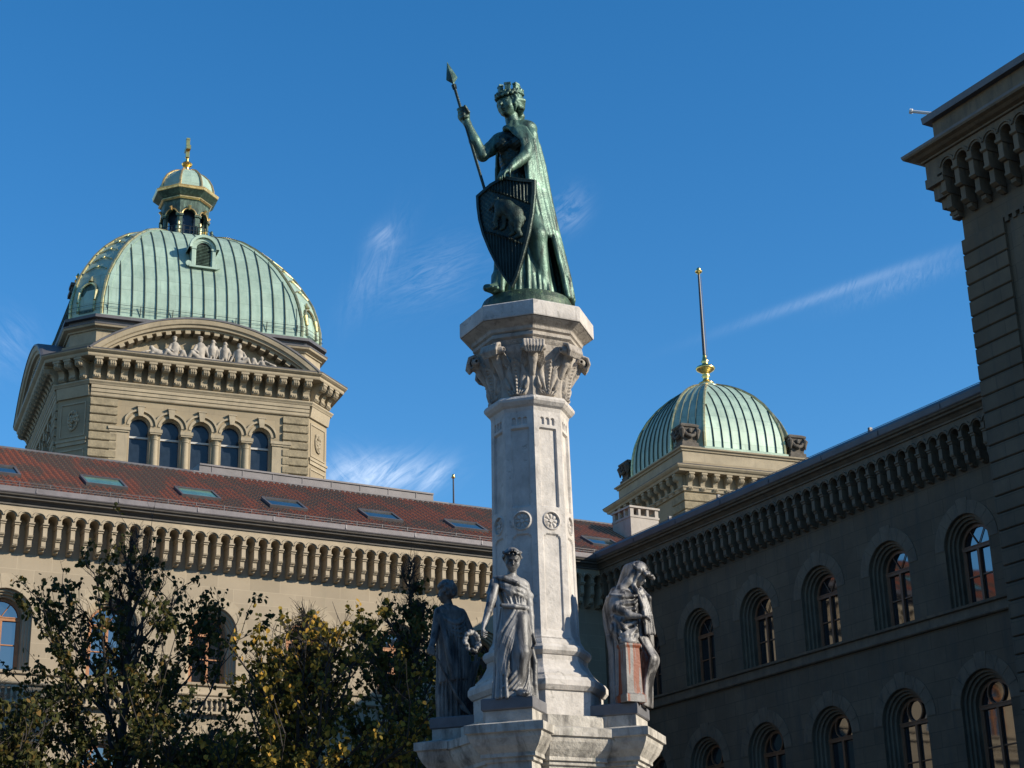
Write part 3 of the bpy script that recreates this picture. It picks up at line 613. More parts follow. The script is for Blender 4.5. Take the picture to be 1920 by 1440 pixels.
# dome : straight-sided cloister vault with chamfered corners
PR=[(0,42.0),(-.02,42.7),(0,43.3),(.2,44.4),(.45,45.3),(.9,46.3),(1.5,47.45),(2.15,48.4),(3.0,49.4),(3.9,50.25),(5.0,50.95),(6.1,51.35)]
aD,lD=6.55,1.7
def dplan(d,z,p=0.0):
    D=aD+lD-d; A=D-lD*(1-.1*max(d,0)); D+=p; A+=p*.4142
    return [(-A,-D,z),(A,-D,z),(D,-A,z),(D,A,z),(A,D,z),(-A,D,z),(-D,A,z),(-D,-A,z)]
pd=np.array([p[0] for p in PR]); pz=np.array([p[1] for p in PR]); tt=np.linspace(0,len(PR)-1,40)
PRs=[(float(np.interp(t,range(len(PR)),pd)),float(np.interp(t,range(len(PR)),pz))) for t in tt]
q=MB(); q.loft([dplan(d,z) for d,z in PRs],True,False); 
q.add(dplan(*PRs[-1]),[tuple(range(8))])
dome=q.build('dome',M['copper'],D1)
def dome_pt(f,s,d,z,off):  # point on facet at along=s, inset d
    return (f[0][0]+f[1][0]*s-f[2][0]*(d-off),f[0][1]+f[1][1]*s-f[2][1]*(d-off),z)
sm=MB()
for i in (0,2,6):
    f=facets(aD,lD)[i]
    for k in range(-8,9):
        s=k*.775
        lst=[(d,z) for d,z in PRs if abs(s)<aD-.83*d-.2]
        if i==0 and abs(k)<2 and False: continue
        A=[dome_pt(f,s-.026,d,z,.0) for d,z in lst]; B_=[dome_pt(f,s-.022,d,z,.09) for d,z in lst]; C_=[dome_pt(f,s+.022,d,z,.09) for d,z in lst]; E_=[dome_pt(f,s+.026,d,z,.0) for d,z in lst]
        sm.loft([A,B_,C_,E_],False,False)
sm.build('standing_seams',M['seam'],dome)
# gilded corner ribs
rb=MB()
for i in range(8):
    pts=[Vector(dplan(d,z,.04)[i]) for d,z in PRs]
    rb.tube([p for p in pts],.10,6)
    # broad copper band beside
rb.build('gilded_rib',M['goldrib'],dome)
for i in (0,6):
    f=facets(aD,lD)[i]
    for sg_ in (-1,1):
        X=[]
        for o1,o2 in ((.12,.0),(.13,.07),(.40,.07),(.41,.0)):
            X.append([dome_pt(f,sg_*(aD-.83*d-o1),d,z,o2) for d,z in PRs])
        bd=MB(); bd.loft(X,False,False); bd.build('rib_band',M['copper'],dome)
# chamfer ornaments
for i in (1,7):
    f=facets(aD,lD)[i]; q=MB()
    def P3(s,z,off):
        d=float(np.interp(z,pz,pd)); pl=dplan(d,z); P,Q=Vector(pl[i]),Vector(pl[(i+1)%8]); T=(Q-P).normalized(); k_=(Q-P).length/(lD*1.4142)
        return tuple((P+Q)/2+T*s*k_+Vector((T.y,-T.x,0))*off)
    for zz in (45.7,46.6,47.5,48.4,49.2):
        q.tube([P3(-.85+.17*j,zz+.35*math.sin(math.pi*j/10),.1) for j in range(11)],.05,5)
        q.tube([P3(-.08,zz+.35,.1),P3(.08,zz+.33,.12)],.08,6)
    q.tube([P3(-.62,42.5,.08),P3(-.62,43.9,.08)]+[P3(-.62*math.cos(x),43.9+.62*math.sin(x)*1.1,.1) for x in [math.pi*j/10 for j in range(1,10)]]+[P3(.62,43.9,.08),P3(.62,42.5,.08)],.09,6)
    q.tube([P3(0,44.7,.1),P3(0,45.1,.15)],[.18,.06],7)
    for s in (-.66,.66): q.tube([P3(s,43.2,.1),P3(s,43.9,.12)],[.1,.16],7)
    q.build('gilded_ornament',M['goldrib'],dome)
    q=MB(); q.add([P3(-.55,42.4,.03),P3(.55,42.4,.03),P3(.55,43.9,.03),P3(.35,44.35,.03),P3(0,44.5,.03),P3(-.35,44.35,.03),P3(-.55,43.9,.03)],[tuple(range(7))]); q.build('blind_window',M['dcopper'],dome)
e=MB(); oct_sweep(e,aD,lD,[(-.0,41.95),(.16,41.97),(.18,42.1),(.1,42.16),(.0,42.2)]); e.build('base_moulding',M['copper'],dome)
wr=MB()
for zz in (42.55,42.85): wr.tube([oct_plan(aD,lD,.2,zz)[j%8] for j in (6,7,0,1,2,3)],.018,4)
for s in np.arange(-6.2,6.3,2.07): wr.tube([(s,-(aD+lD),42.2),(s,-(aD+lD)-.2,42.9)],.03,4)
wr.build('safety_wire',M['iron'],dome)
# louvred dormer on the front facet
dm=MB(); z0=46.75; yy=-(aD+lD)+2.0; n=12
yf=-(aD+lD)+.95
dm.loft([arch(0,.78,z0+1.25,z0,y,n) for y in (yf+1.9,yf)],False,False)
dm.loft([arch(0,r_,z0+1.25,z0,y,n) for r_,y in ((.78,yf),(.80,yf-.10),(.58,yf-.10),(.54,yf-.02),(.50,yf-.02),(.50,yf+.1))],False,False)
dm.box(-.95,.95,yf-.14,yf+.3,z0-.12,z0+.0); dm.box(-.88,-.5,yf-.14,yf,z0+1.2,z0+1.32); dm.box(.5,.88,yf-.14,yf,z0+1.2,z0+1.32)
dm.loft([[ (x*(r_),y,z0+1.25+ (r_)*math.sin(math.acos(max(-1,min(1,x)))) ) for x in [-math.cos(math.pi*j/16) for j in range(17)]] for r_,y in ((.80,yf-.12),(.80,yf-.26),(.98,yf-.28),(1.02,yf-.2),(1.02,yf+1.9))],False,False)
for s in (-1,1): dm.tube([(s*.98,yf-.1,z0+.12),(s*.98,yf+.05,z0+.12)],.2,12)
do=dm.build('dormer',M['copper'],D1)
q=MB()
for j in range(15):
    z=z0+.06+j*.105; hw=.49 if z<z0+1.25 else math.sqrt(max(.0,.49**2-(z-z0-1.25)**2))
    if hw>.08: q.add([(-hw,yf+.02,z),(hw,yf+.02,z),(hw,yf+.07,z+.07),(-hw,yf+.07,z+.07)],[(0,1,2,3)])
q.build('louvre',M['dcopper'],do)
q=MB(); a=arch(0,.50,z0+1.25,z0,yf+.09,n); q.add(a,[tuple(range(len(a)))]); q.build('dark_opening',M['black'],do)
q=MB(); q.lathe([(.01,0),(.12,.02),(.09,.12),(.14,.25),(.05,.4),(.01,.55)],0,0,8); q.v=[(p[0],p[1]+yf-.15,p[2]+z0+2.2) for p in q.v]; q.build('gilded_crest',M['gold'],do)
# lantern
LN=MB(); z0=50.85
def o8(r,z,ph=math.pi/8): return [(r*math.cos(ph+math.pi/4*k),r*math.sin(ph+math.pi/4*k),z) for k in range(8)]
LN.loft([o8(r,z) for r,z in ((2.3,50.6),(2.3,51.3),(1.75,51.33),(1.72,51.5))],True,True)
fl=1.72*math.cos(math.pi/8); hl=1.72*math.sin(math.pi/8)
for k in range(8):
    m=Matrix.Rotation(math.pi/4*k,4,'Z'); q=MB(); wall_open(q,-hl,hl,51.4,54.4,[(0,.45,53.2,51.5)],-fl,10)
    q.loft([arch(0,r_,53.2,51.5,y,10) for r_,y in ((.45,-fl),(.45,-fl+.22))],False,False)
    q.box(-hl-.04,-.40,-fl-.10,-fl,53.08,53.22); q.box(.40,hl+.04,-fl-.10,-fl,53.08,53.22)
    LN.add([m@Vector(p) for p in q.v],q.f)
ln=LN.build('lantern',M['dcopper'],D1)
q=MB()
for k in range(8):
    m=Matrix.Rotation(math.pi/4*k,4,'Z'); p=MB()
    p.tube([(-.50*math.cos(math.pi*j/12),-fl-.04,53.2+.50*math.sin(math.pi*j/12)) for j in range(13)],.05,5)
    p.box(-hl,-.42,-fl-.13,-fl-.02,53.2,53.26); p.box(.42,hl,-fl-.13,-fl-.02,53.2,53.26); p.tube([(0,-fl-.02,53.6),(0,-fl-.2,53.85)],[.07,.12],6)
    q.add([m@Vector(x) for x in p.v],p.f)
q.loft([o8(r,z) for r,z in ((1.82,54.4),(1.95,54.5),(1.95,54.55),(1.80,54.57))],True,False)
q.loft([o8(r,z) for r,z in ((2.26,54.98),(2.35,55.05),(2.38,55.16),(2.41,55.24),(2.2,55.28))],True,False)
q.build('gilded_trim',M['gold2'],ln)
q=MB(); q.loft([o8(r,z) for r,z in ((1.70,54.3),(1.80,54.4),(1.84,54.62),(2.2,54.9),(2.33,55.0))],True,False); q.build('lantern_cornice',M['dcopper'],ln)
q=MB(); q.loft([o8(1.2,51.0),o8(1.2,54.3)],True,True); q.build('dark_interior',M['glassd'],ln)
lc=[(1.98,55.26),(1.95,55.7),(1.83,56.15),(1.58,56.6),(1.22,56.95),(.78,57.2),(.3,57.32)]
q=MB(); q.loft([o8(r,z) for r,z in lc],True,True); q.build('cupola',M['copper'],ln)
q=MB()
for k in range(8):
    q.tube([Vector(o8(r+.03,z)[k]) for r,z in lc],.085,6)
q.build('cupola_rib',M['gold2'],ln)
q=MB(); q.lathe([(.38,57.28),(.3,57.4),(.14,57.55),(.14,57.7),(.34,57.82),(.40,57.95),(.30,58.08),(.12,58.15),(.10,58.4),(.16,58.5)],0,0,14); q.box(-.13,.13,-.13,.13,58.5,60.0); 
q.box(-.16,.16,-.42,.42,59.05,59.35); q.box(-.13,.13,-.16,.16,59.9,60.05); q.build('gilded_finial_cross',M['gold'],ln)
# lantern gallery railing and small figures
q=MB(); rr=2.35
for zz in (51.3,51.75,52.05): q.tube([o8(rr,zz)[k%8] for k in range(9)],.025,4,cap=False)
for k in range(8):
    A_,B_=Vector(o8(rr,0)[k]),Vector(o8(rr,0)[(k+1)%8])
    for j in range(4): p=A_.lerp(B_,j/4); q.tube([(p.x,p.y,51.0),(p.x,p.y,52.05)],.022,4); p2=A_.lerp(B_,(j+1)/4); q.tube([(p.x,p.y,51.3),(p2.x,p2.y,51.75)],.014,3)
q.build('gallery_railing',M['iron'],ln)
for k in range(8):
    p=Vector(o8(1.98,0)[k]); q=MB(); q.lathe([(.16,51.0),(.2,51.2),(.15,51.6),(.17,51.9),(.2,52.1),(.08,52.22),(.12,52.35),(.1,52.5),(.02,52.56)],p.x,p.y,8); q.build('figure',M['goldrib'] if k in (5,6) else M['dcopper'],ln,smooth=True)
# small turret seen behind the left edge of the dome
q=MB(); q.box(-7.7,-6.9,-1.6,-.7,43,46.7); q.box(-7.85,-6.75,-1.75,-.55,46.1,46.35); q.box(-7.8,-6.8,-1.7,-.6,46.7,46.9); tw=q.build('side_turret',M['darkstone'],D1)
q=MB(); q.lathe([(.2,46.9),(.12,47.05),(.24,47.25),(.1,47.45),(.16,47.6),(.02,47.85)],-7.3,-1.15,8); q.build('finial',M['gold'],tw)
# ---------------------------------------------------------------- D2 smaller dome
D2=thing('domed_tower','smaller square tower with green ribbed dome and tall pole above the shaded wing roof','building',dpos(60.3,107.3),RZ)
h2=5.35
def sq(p,z,h=h2): a=h+p; return [(-a,-a,z),(a,-a,z),(a,a,z),(-a,a,z)]
q=MB(); q.loft([sq(0,z) for z in (GZ,36.0)],True,False); q.build('wall',M['dstone'],D2)
for X0,X1,Y0,Y1 in ((-h2-.10,-h2+1.9,-h2-.10,-h2+1.9),(h2-1.9,h2+.1,-h2-.10,-h2+.5),(-h2-.1,-h2+.3,h2-1.9,h2+.1)):
    q=MB()
    for k in range(20):
        z=33.6-.62*k; q.box(X0,X1,Y0,Y1,z-.54,z,0,.05)
    q.build('rusticated_pier',M['rust'],D2)
q=MB(); q.loft([sq(p,z) for p,z in ((.0,33.75),(.14,33.77),(.18,33.95),(.24,34.0),(.24,34.08),(.0,34.1))],True,False); q.build('string_course',M['dtrim'],D2)
q=MB(); q.loft([sq(p,z) for p,z in ((.0,35.02),(.66,35.05),(.70,35.2),(.80,35.26),(.90,35.38),(.92,35.46))],True,False); q.build('cornice',M['dtrim'],D2)
q=MB(); q.loft([sq(p,z) for p,z in ((.92,35.463),(.94,35.52),(.0,35.72),(0,35.8))],True,False); q.build('cornice_flashing',M['lead'],D2)
q=MB(); q.loft([sq(p,z) for p,z in ((-.05,35.7),(-.05,36.75),(.05,36.78),(.08,36.9),(.20,36.95),(.22,37.05),(-.1,37.12),(-1,37.2))],True,False); q.build('attic',M['dtrim'],D2)
s2=scroll_bracket(.34,.95,.6).build('scroll_bracket',M['dtrim'],D2); used=False
F0=((0,-h2),(1,0),(0,-1),h2); F6=((-h2,0),(0,-1),(-1,0),h2)
for F_ in (F0,F6):
    for k in range(11): place_bracket(s2,F_,-5.0+1.0*k,35.02,D2)
# dome 2
aE,lE=3.3,1.75
P2=[(0,37.15),(0,37.9),(.08,38.8),(.28,39.7),(.62,40.6),(1.12,41.5),(1.8,42.35),(2.6,43.05),(3.4,43.55),(4.2,43.9)]
tt=np.linspace(0,len(P2)-1,30); p2=[(float(np.interp(t,range(len(P2)),[a[0] for a in P2])),float(np.interp(t,range(len(P2)),[a[1] for a in P2]))) for t in tt]
def pl2(d,z):
    A=max(.35,aE-.4142*d*1.0*1.7); D=aE+lE-d; A=min(A,D*.62) if D<2 else A
    return [(-A,-D,z),(A,-D,z),(D,-A,z),(D,A,z),(A,D,z),(-A,D,z),(-D,A,z),(-D,-A,z)]
q=MB(); q.loft([pl2(d,z) for d,z in p2],True,True); dome2=q.build('dome',M['copper'],D2)
q=MB()
for i,nn in ((0,9),(6,9),(7,4),(1,4)):
    for k in range(1,nn):
        t=k/nn; A=[];B_=[];C_=[]
        for d,z in p2:
            pl=pl2(d,z); P,Q=Vector(pl[i]),Vector(pl[(i+1)%8]); T=(Q-P).normalized(); Nn=Vector((T.y,-T.x,0))
            ln_=(Q-P).length
            if i in (0,6): s=(t-.5)*(2*aE)+ln_/2
            else: s=t*ln_
            if s<.1 or s>ln_-.1: break
            c0=P+T*s; A.append(c0-T*.04); B_.append(c0+Nn*.10); C_.append(c0+T*.04)
        if len(A)>3: q.loft([A,B_,C_],False,False)
q.build('standing_seams',M['seam'],dome2)
q=MB()
for i in range(8): q.tube([Vector(pl2(d,z)[i])*1.0 for d,z in p2],.12,6)
q.build('gilded_rib',M['goldrib'],dome2)
q=MB(); q.loft([pl2(-p,z) for p,z in ((0,37.1),(.18,37.15),(.2,37.3),(0,37.4))],True,False); q.build('base_moulding',M['copper'],dome2)
q=MB(); q.lathe([(1.0,43.7),(.98,43.95),(.7,44.1),(.6,44.2)],0,0,16); q.build('finial_base',M['copper'],dome2)
q=MB(); q.lathe([(.62,44.18),(.6,44.3),(.3,44.45),(.22,44.7),(.34,44.85),(.24,45.0),(.3,45.1),(.68,45.35),(.76,45.5),(.66,45.62),(.3,45.72),(.22,45.95),(.32,46.08),(.2,46.2),(.15,46.5),(.12,46.7)],0,0,18); q.build('gilded_finial',M['gold'],dome2,smooth=True)
q=MB(); q.tube([(0,0,46.6),(0,0,53.4)],[.14,.09],10); q.tube([(.2,-.1,46.4),(.14,-.08,53.2)],.015,4); q.build('mast',M['pole'],dome2,smooth=False)
q=MB(); q.lathe([(.1,53.35),(.14,53.45),(.28,53.55),(.3,53.62),(.18,53.7),(.16,53.85),(.05,53.95)],0,0,12); q.build('gilded_knob',M['gold'],dome2)
# carved corner blocks with garlands
cb=MB(); rnd=random.Random(3)
cb.loft([[(-a,-a,z),(a,-a,z),(a,a,z),(-a,a,z)] for a,z in ((.78,0),(.78,.15),(.66,.22),(.66,.42),(.54,.5),(.56,.62),(.50,.68),(.62,1.55),(.72,1.62),(.74,1.75),(.52,1.9),(.3,1.98))],True,True)
for sx,sy,ax in ((0,-1,0),(-1,0,1),(1,0,1),(0,1,0)):
    def G(s,o,z): return (s if ax==0 else sx*(.56+o), sy*(.56+o) if ax==0 else s, z)
    cb.tube([G(-.55,.05,1.4),G(-.3,.14,1.0),G(0,.18,.86),G(.3,.14,1.0),G(.55,.05,1.4)],[.09,.13,.15,.13,.09],7)
    for s in (-.58,.58): cb.tube([G(s,.05,1.6),G(s*1.1,.16,1.35),G(s,.12,1.1),G(s*1.05,.1,.75)],[.08,.17,.13,.04],7)
    cb.tube([G(0,.1,1.45),G(0,.16,1.15)],[.16,.1],8)
cbo=cb.build('carved_corner_block',M['darkstone'],D2,(-4.55,-4.55,37.05))
copy_part(cbo,D2,(4.3,-4.6,37.05)); copy_part(cbo,D2,(-4.55,4.5,37.05)); copy_part(cbo,D2,(4.3,4.5,37.05))
# ------------------------------------------------------------------ implicit-surface modelling for carved figures
class Vol:
    def __init__(s,lo,hi,h):
        s.lo=np.array(lo,float); s.h=h; s.n=np.ceil((np.array(hi)-s.lo)/h).astype(int)+1
        s.D=np.full(s.n,.5,np.float32); s.ax=[s.lo[i]+np.arange(s.n[i])*h for i in range(3)]
    def grid(s,lo,hi):
        a=np.clip(np.floor((np.array(lo)-s.lo)/s.h).astype(int),0,s.n); b=np.clip(np.ceil((np.array(hi)-s.lo)/s.h).astype(int)+1,0,s.n)
        sl=tuple(slice(a[i],b[i]) for i in range(3)); X,Y,Z=np.meshgrid(*[s.ax[i][sl[i]] for i in range(3)],indexing='ij'); return sl,X,Y,Z
    def put(s,sl,d,k=.02,sub=False):
        A=s.D[sl]
        if A.size==0: return
        if sub: 
            d=-d; h=np.clip(.5-.5*(d-A)/k,0,1) if k>0 else None
            s.D[sl]=A*(1-(1-h))+d*(1-h)+k*h*(1-h) if k>0 else np.maximum(A,d); return
        if k>0:
            h=np.clip(.5+.5*(A-d)/k,0,1); s.D[sl]=A*(1-h)+d*h-k*h*(1-h)
        else: s.D[sl]=np.minimum(A,d)
    def cap(s,a,b,ra,rb=None,k=.02,sub=False,flat=None):
        rb=ra if rb is None else rb; a=np.array(a,float); b=np.array(b,float); m=max(ra,rb)+k+2*s.h
        sl,X,Y,Z=s.grid(np.minimum(a,b)-m,np.maximum(a,b)+m); d=b-a; L2=max(float(d@d),1e-9)
        t=np.clip(((X-a[0])*d[0]+(Y-a[1])*d[1]+(Z-a[2])*d[2])/L2,0,1)
        s.put(sl,np.sqrt((X-a[0]-t*d[0])**2+(Y-a[1]-t*d[1])**2+(Z-a[2]-t*d[2])**2)-(ra+(rb-ra)*t),k,sub)
    def chain(s,pts,rs,k=.02):
        for i in range(len(pts)-1): s.cap(pts[i],pts[i+1],rs[i],rs[i+1],k)
    def ell(s,c,r,k=.02,sub=False,rot=None):
        c=np.array(c,float); r=np.array(r,float); m=max(r)+k+2*s.h; sl,X,Y,Z=s.grid(c-m,c+m); P=np.stack([X-c[0],Y-c[1],Z-c[2]],-1)
        if rot is not None: P=P@np.array(rot)
        q=np.sqrt(((P/r)**2).sum(-1)); g=np.sqrt(((P/r**2)**2).sum(-1))+1e-6; s.put(sl,(q*(q-1)/g).astype(np.float32),k,sub)
    def robe(s,z0,z1,cx,cy,rx,ry,folds=lambda t,z:0,k=.03,zz=None,top=None):
        """draped column: zz levels; cx,cy,rx,ry values per level"""
        zz=np.array(zz if zz is not None else np.linspace(z0,z1,len(cx))); m=max(max(rx),max(ry))+.1
        sl,X,Y,Z=s.grid((min(cx)-m,min(cy)-m,z0-.03),(max(cx)+m,max(cy)+m,z1+.03))
        x=X-np.interp(Z,zz,cx); y=Y-np.interp(Z,zz,cy); a=np.interp(Z,zz,rx); b=np.interp(Z,zz,ry)
        th=np.arctan2(y/b,x/a); q=np.sqrt((x/a)**2+(y/b)**2); d=(q-1-folds(th,Z))*np.minimum(a,b)*.85
        d=np.maximum(d,np.maximum(z0-Z,Z-(z1 if top is None else top(X,Y)))); s.put(sl,d,k)
    def sheet(s,z0,z1,cx,cy,rx,ry,th0,th1,thick=.02,folds=lambda t,z:0,zz=None,hem=None,k=.015):
        """thin cloth: partial elliptical shell between angles th0..th1 (radians from +x, negative towards the viewer)"""
        zz=np.array(zz if zz is not None else np.linspace(z0,z1,len(cx))); m=max(max(rx),max(ry))+.12
        sl,X,Y,Z=s.grid((min(cx)-m,min(cy)-m,z0-.03),(max(cx)+m,max(cy)+m,z1+.03))
        x=X-np.interp(Z,zz,cx); y=Y-np.interp(Z,zz,cy); a=np.interp(Z,zz,rx); b=np.interp(Z,zz,ry)
        th=np.arctan2(y/b,x/a); t_=np.min(th0); th=np.where(th<t_-.6,th+2*np.pi,th); q=np.sqrt((x/a)**2+(y/b)**2); mm=np.minimum(a,b)
        d=np.abs((q-1-folds(th,Z))*mm)*.85-thick
        lo=np.interp(Z,zz,th0) if hasattr(th0,'__len__') else th0; hi=np.interp(Z,zz,th1) if hasattr(th1,'__len__') else th1
        d=np.maximum(d,np.maximum(lo-th,th-hi)*mm); zl=z0 if hem is None else hem(th)
        d=np.maximum(d,np.maximum(zl-Z,Z-z1)); s.put(sl,d,k)
    def mesh(s,name,m,parent=None,loc=None,sm=1):
        D=s.D; ins=D<0; n=D.shape
        c=np.zeros([k-1 for k in n],np.int8)
        for i in (0,1):
            for j in (0,1):
                for k in (0,1): c+=ins[i:n[0]-1+i,j:n[1]-1+j,k:n[2]-1+k]
        act=(c>0)&(c<8); idx=-np.ones(act.shape,np.int64); I=np.argwhere(act); idx[act]=np.arange(len(I)); acc=np.zeros((len(I),3)); cnt=np.zeros(len(I))
        for ax in range(3):
            o=[a for a in range(3) if a!=ax]
            for u in (0,1):
                for v in (0,1):
                    p=I.copy(); p[:,o[0]]+=u; p[:,o[1]]+=v; q=p.copy(); q[:,ax]+=1
                    d0=D[tuple(p.T)]; d1=D[tuple(q.T)]; cr=(d0<0)!=(d1<0); t=np.where(cr,d0/(d0-d1+1e-12),0)
                    w=p.astype(float); w[:,ax]+=t; acc+=w*cr[:,None]; cnt+=cr
        V=acc/cnt[:,None]*s.h+s.lo; F=[]
        for ax in range(3):
            o=[a for a in range(3) if a!=ax]; sl0=[slice(None)]*3; sl1=[slice(None)]*3; sl0[ax]=slice(0,-1); sl1[ax]=slice(1,None)
            for a in o: sl0[a]=slice(1,-1); sl1[a]=slice(1,-1)
            A=ins[tuple(sl0)]; B=ins[tuple(sl1)]; E_=np.argwhere(A!=B); fl=A[tuple(E_.T)]
            E_[:,o[0]]+=1; E_[:,o[1]]+=1; cs=[]
            for du,dv in ((-1,-1),(0,-1),(0,0),(-1,0)):
                q=E_.copy(); q[:,o[0]]+=du; q[:,o[1]]+=dv; cs.append(idx[tuple(q.T)])
            Q=np.stack(cs,1)
            if ax==1: fl=~fl
            Q[~fl]=Q[~fl][:,::-1]; F.append(Q)
        F=np.concatenate(F); F=F[(F>=0).all(1)]
        for _ in range(sm):   # light relaxation
            S_=np.zeros_like(V); C_=np.zeros(len(V))
            for a,b in ((0,1),(1,2),(2,3),(3,0)):
                np.add.at(S_,F[:,a],V[F[:,b]]); np.add.at(C_,F[:,a],1); np.add.at(S_,F[:,b],V[F[:,a]]); np.add.at(C_,F[:,b],1)
            V=V*.6+.4*S_/np.maximum(C_,1)[:,None]
        me=bpy.data.meshes.new(name); me.vertices.add(len(V)); me.vertices.foreach_set('co',V.ravel()); me.loops.add(len(F)*4); me.loops.foreach_set('vertex_index',F.ravel().astype(np.int32)); me.polygons.add(len(F)); me.polygons.foreach_set('loop_start',np.arange(len(F),dtype=np.int32)*4); me.polygons.foreach_set('loop_total',np.full(len(F),4,np.int32))
        me.update(calc_edges=True); me.polygons.foreach_set('use_smooth',[True]*len(F)); me.materials.append(m)
        ob=bpy.data.objects.new(name,me); COL.objects.link(ob)
        if parent: ob.parent=parent
        if loc: ob.location=loc
        return ob
def fold(n,amp,ph=0,tw=0,sharp=1.0):
    """narrow valleys between rounded tubes"""
    def g(t,z):
        a=(np.abs(np.sin((n*t+ph+tw*z)/2))); return amp*(a**sharp-.6)
    return g
def addf(*fs): return lambda t,z: sum(f(t,z) for f in fs)
def head(v,c,yaw,pitch,s,hair=None,k=.012):
    """face + skull, c centre, yaw 0 = facing viewer (-y), positive turns to +x ; s = head height"""
    cy,sy=math.cos(yaw),math.sin(yaw); cp,sp=math.cos(pitch),math.sin(pitch)
    f=np.array([sy*cp,-cy*cp,sp]); r=np.array([cy,sy,0]); u=np.cross(r,f)*-1; u=np.cross(f,r)*-1 if (np.cross(r,f)[2]<0) else np.cross(r,f)
    if u[2]<0: u=-u
    c=np.array(c,float)
    def P(a,b,d): return c+r*a*s+f*b*s+u*d*s
    v.ell(P(0,-.04,.06),(.36*s,.36*s,.40*s),k)                     # skull
    v.ell(P(0,.10,-.12),(.29*s,.27*s,.36*s),k)                     # face
    v.ell(P(0,.20,-.38),(.13*s,.11*s,.09*s),.02)                   # chin
    for e in (-1,1):
        v.ell(P(.14*e,.38,-.02),(.10*s,.08*s,.06*s),.008,sub=True)  # eye socket
        v.ell(P(.13*e,.31,-.02),(.065*s,.05*s,.04*s),.004)         # eyeball
        v.cap(P(.05*e,.355,.055),P(.2*e,.29,.065),.025*s,.02*s,.012) # brow
        v.ell(P(.17*e,.24,-.17),(.09*s,.08*s,.09*s),.03)           # cheek
    v.chain([P(0,.335,.04),P(0,.40,-.08),P(0,.445,-.15)],[.03*s,.035*s,.045*s],.01)  # nose
    v.ell(P(0,.365,-.245),(.09*s,.045*s,.02*s),.008); v.ell(P(0,.355,-.285),(.075*s,.04*s,.022*s),.008)
    v.cap(P(-.08,.405,-.265),P(.08,.405,-.265),.008*s,.008*s,.004,sub=True)
    return P
def locks(v,P,s,rnd,n,arc,rad,k=.008,drop=0):
    """wavy hair strands laid over the skull"""
    for i in range(n):
        t=rnd.uniform(*arc); ph=rnd.uniform(0,6.28); el=rnd.uniform(-.1,1.2); pts=[]
        for j in range(5):
            a=t+.1*math.sin(ph+j*1.7); e=el-j*.22
            pts.append(P(math.sin(a)*.40*math.cos(e*.9),-.04-math.cos(a)*.40*math.cos(e*.9),.06+.43*math.sin(e)-drop*j))
        v.chain(pts,[rad*s]*5,k)
def hand(v,w,d,n,s,curl=.9,spread=.07,side=1):
    """wrist w, direction d of the fingers, palm normal n (fingers curl towards n), s = hand length"""
    w=np.array(w,float); d=np.array(d,float); d/=np.linalg.norm(d); n=np.array(n,float); n-=d*(n@d); n/=np.linalg.norm(n); b=np.cross(d,n)*side
    kn=w+d*.5*s
    for i in range(-1,3): v.cap(w+b*.08*s*(i-.5)*.8,kn+b*.13*s*(i-.5),.10*s,.085*s,.012)
    for i,ln in zip(range(4),(.40,.47,.44,.34)):
        p=kn+b*s*.155*(i-1.5); q=d*1.0; pts=[p]; a=0
        for seg,fr in enumerate((.45,.32,.23)):
            a+=curl*(.55,.8,.7)[seg]*(1+.06*i); pts.append(pts[-1]+(d*math.cos(a)+n*math.sin(a))*ln*s*fr*1.05+b*spread*s*.12*(i-1.5))
        v.chain(pts,[.062*s,.056*s,.05*s,.04*s],.004)
    p=w+b*-.22*s+d*.12*s; v.chain([w+d*.05*s,p,p+(d*.75+n*.55-b*.15)*.25*s,p+(d*.7+n*.9)*.38*s],[.09*s,.075*s,.06*s,.045*s],.008)
def surf(E,th,z,off=0.0):
    zz,cx,cy,rx,ry=E; t=R(th); a=float(np.interp(z,zz,rx))+off; b_=float(np.interp(z,zz,ry))+off
    return (float(np.interp(z,zz,cx))+a*math.cos(t),float(np.interp(z,zz,cy))+b_*math.sin(t),z)
def drape(v,E,S0,S1,T0,T1,n,r,sag=0.0,bow=0.0,k=.005,jit=.25,seed=1):
    """n cloth folds lying on body E, running from the line S0-S1 to the line T0-T1 (each a pair angle,height)"""
    rn=random.Random(seed)
    for j in range(n):
        t=(j+.5+rn.uniform(-jit,jit))/n; s0=[S0[i]+(S1[i]-S0[i])*t for i in (0,1)]; t0=[T0[i]+(T1[i]-T0[i])*t for i in (0,1)]; pts=[]; rs=[]; rr=r*rn.uniform(.75,1.2)
        for q in range(9):
            f=q/8; pts.append(surf(E,s0[0]+(t0[0]-s0[0])*f+bow*math.sin(math.pi*f),s0[1]+(t0[1]-s0[1])*f-sag*math.sin(math.pi*f),rr*.25)); rs.append(rr*(.55+.45*math.sin(math.pi*min(1,f*1.15))**.5 if sag else .6+.4*f))
        v.chain(pts,rs,k)
def body_core(v,E,k=.02):
    zz,cx,cy,rx,ry=E; v.robe(zz[0],zz[-1],cx,cy,rx,ry,lambda t,z:-.03,k,zz)
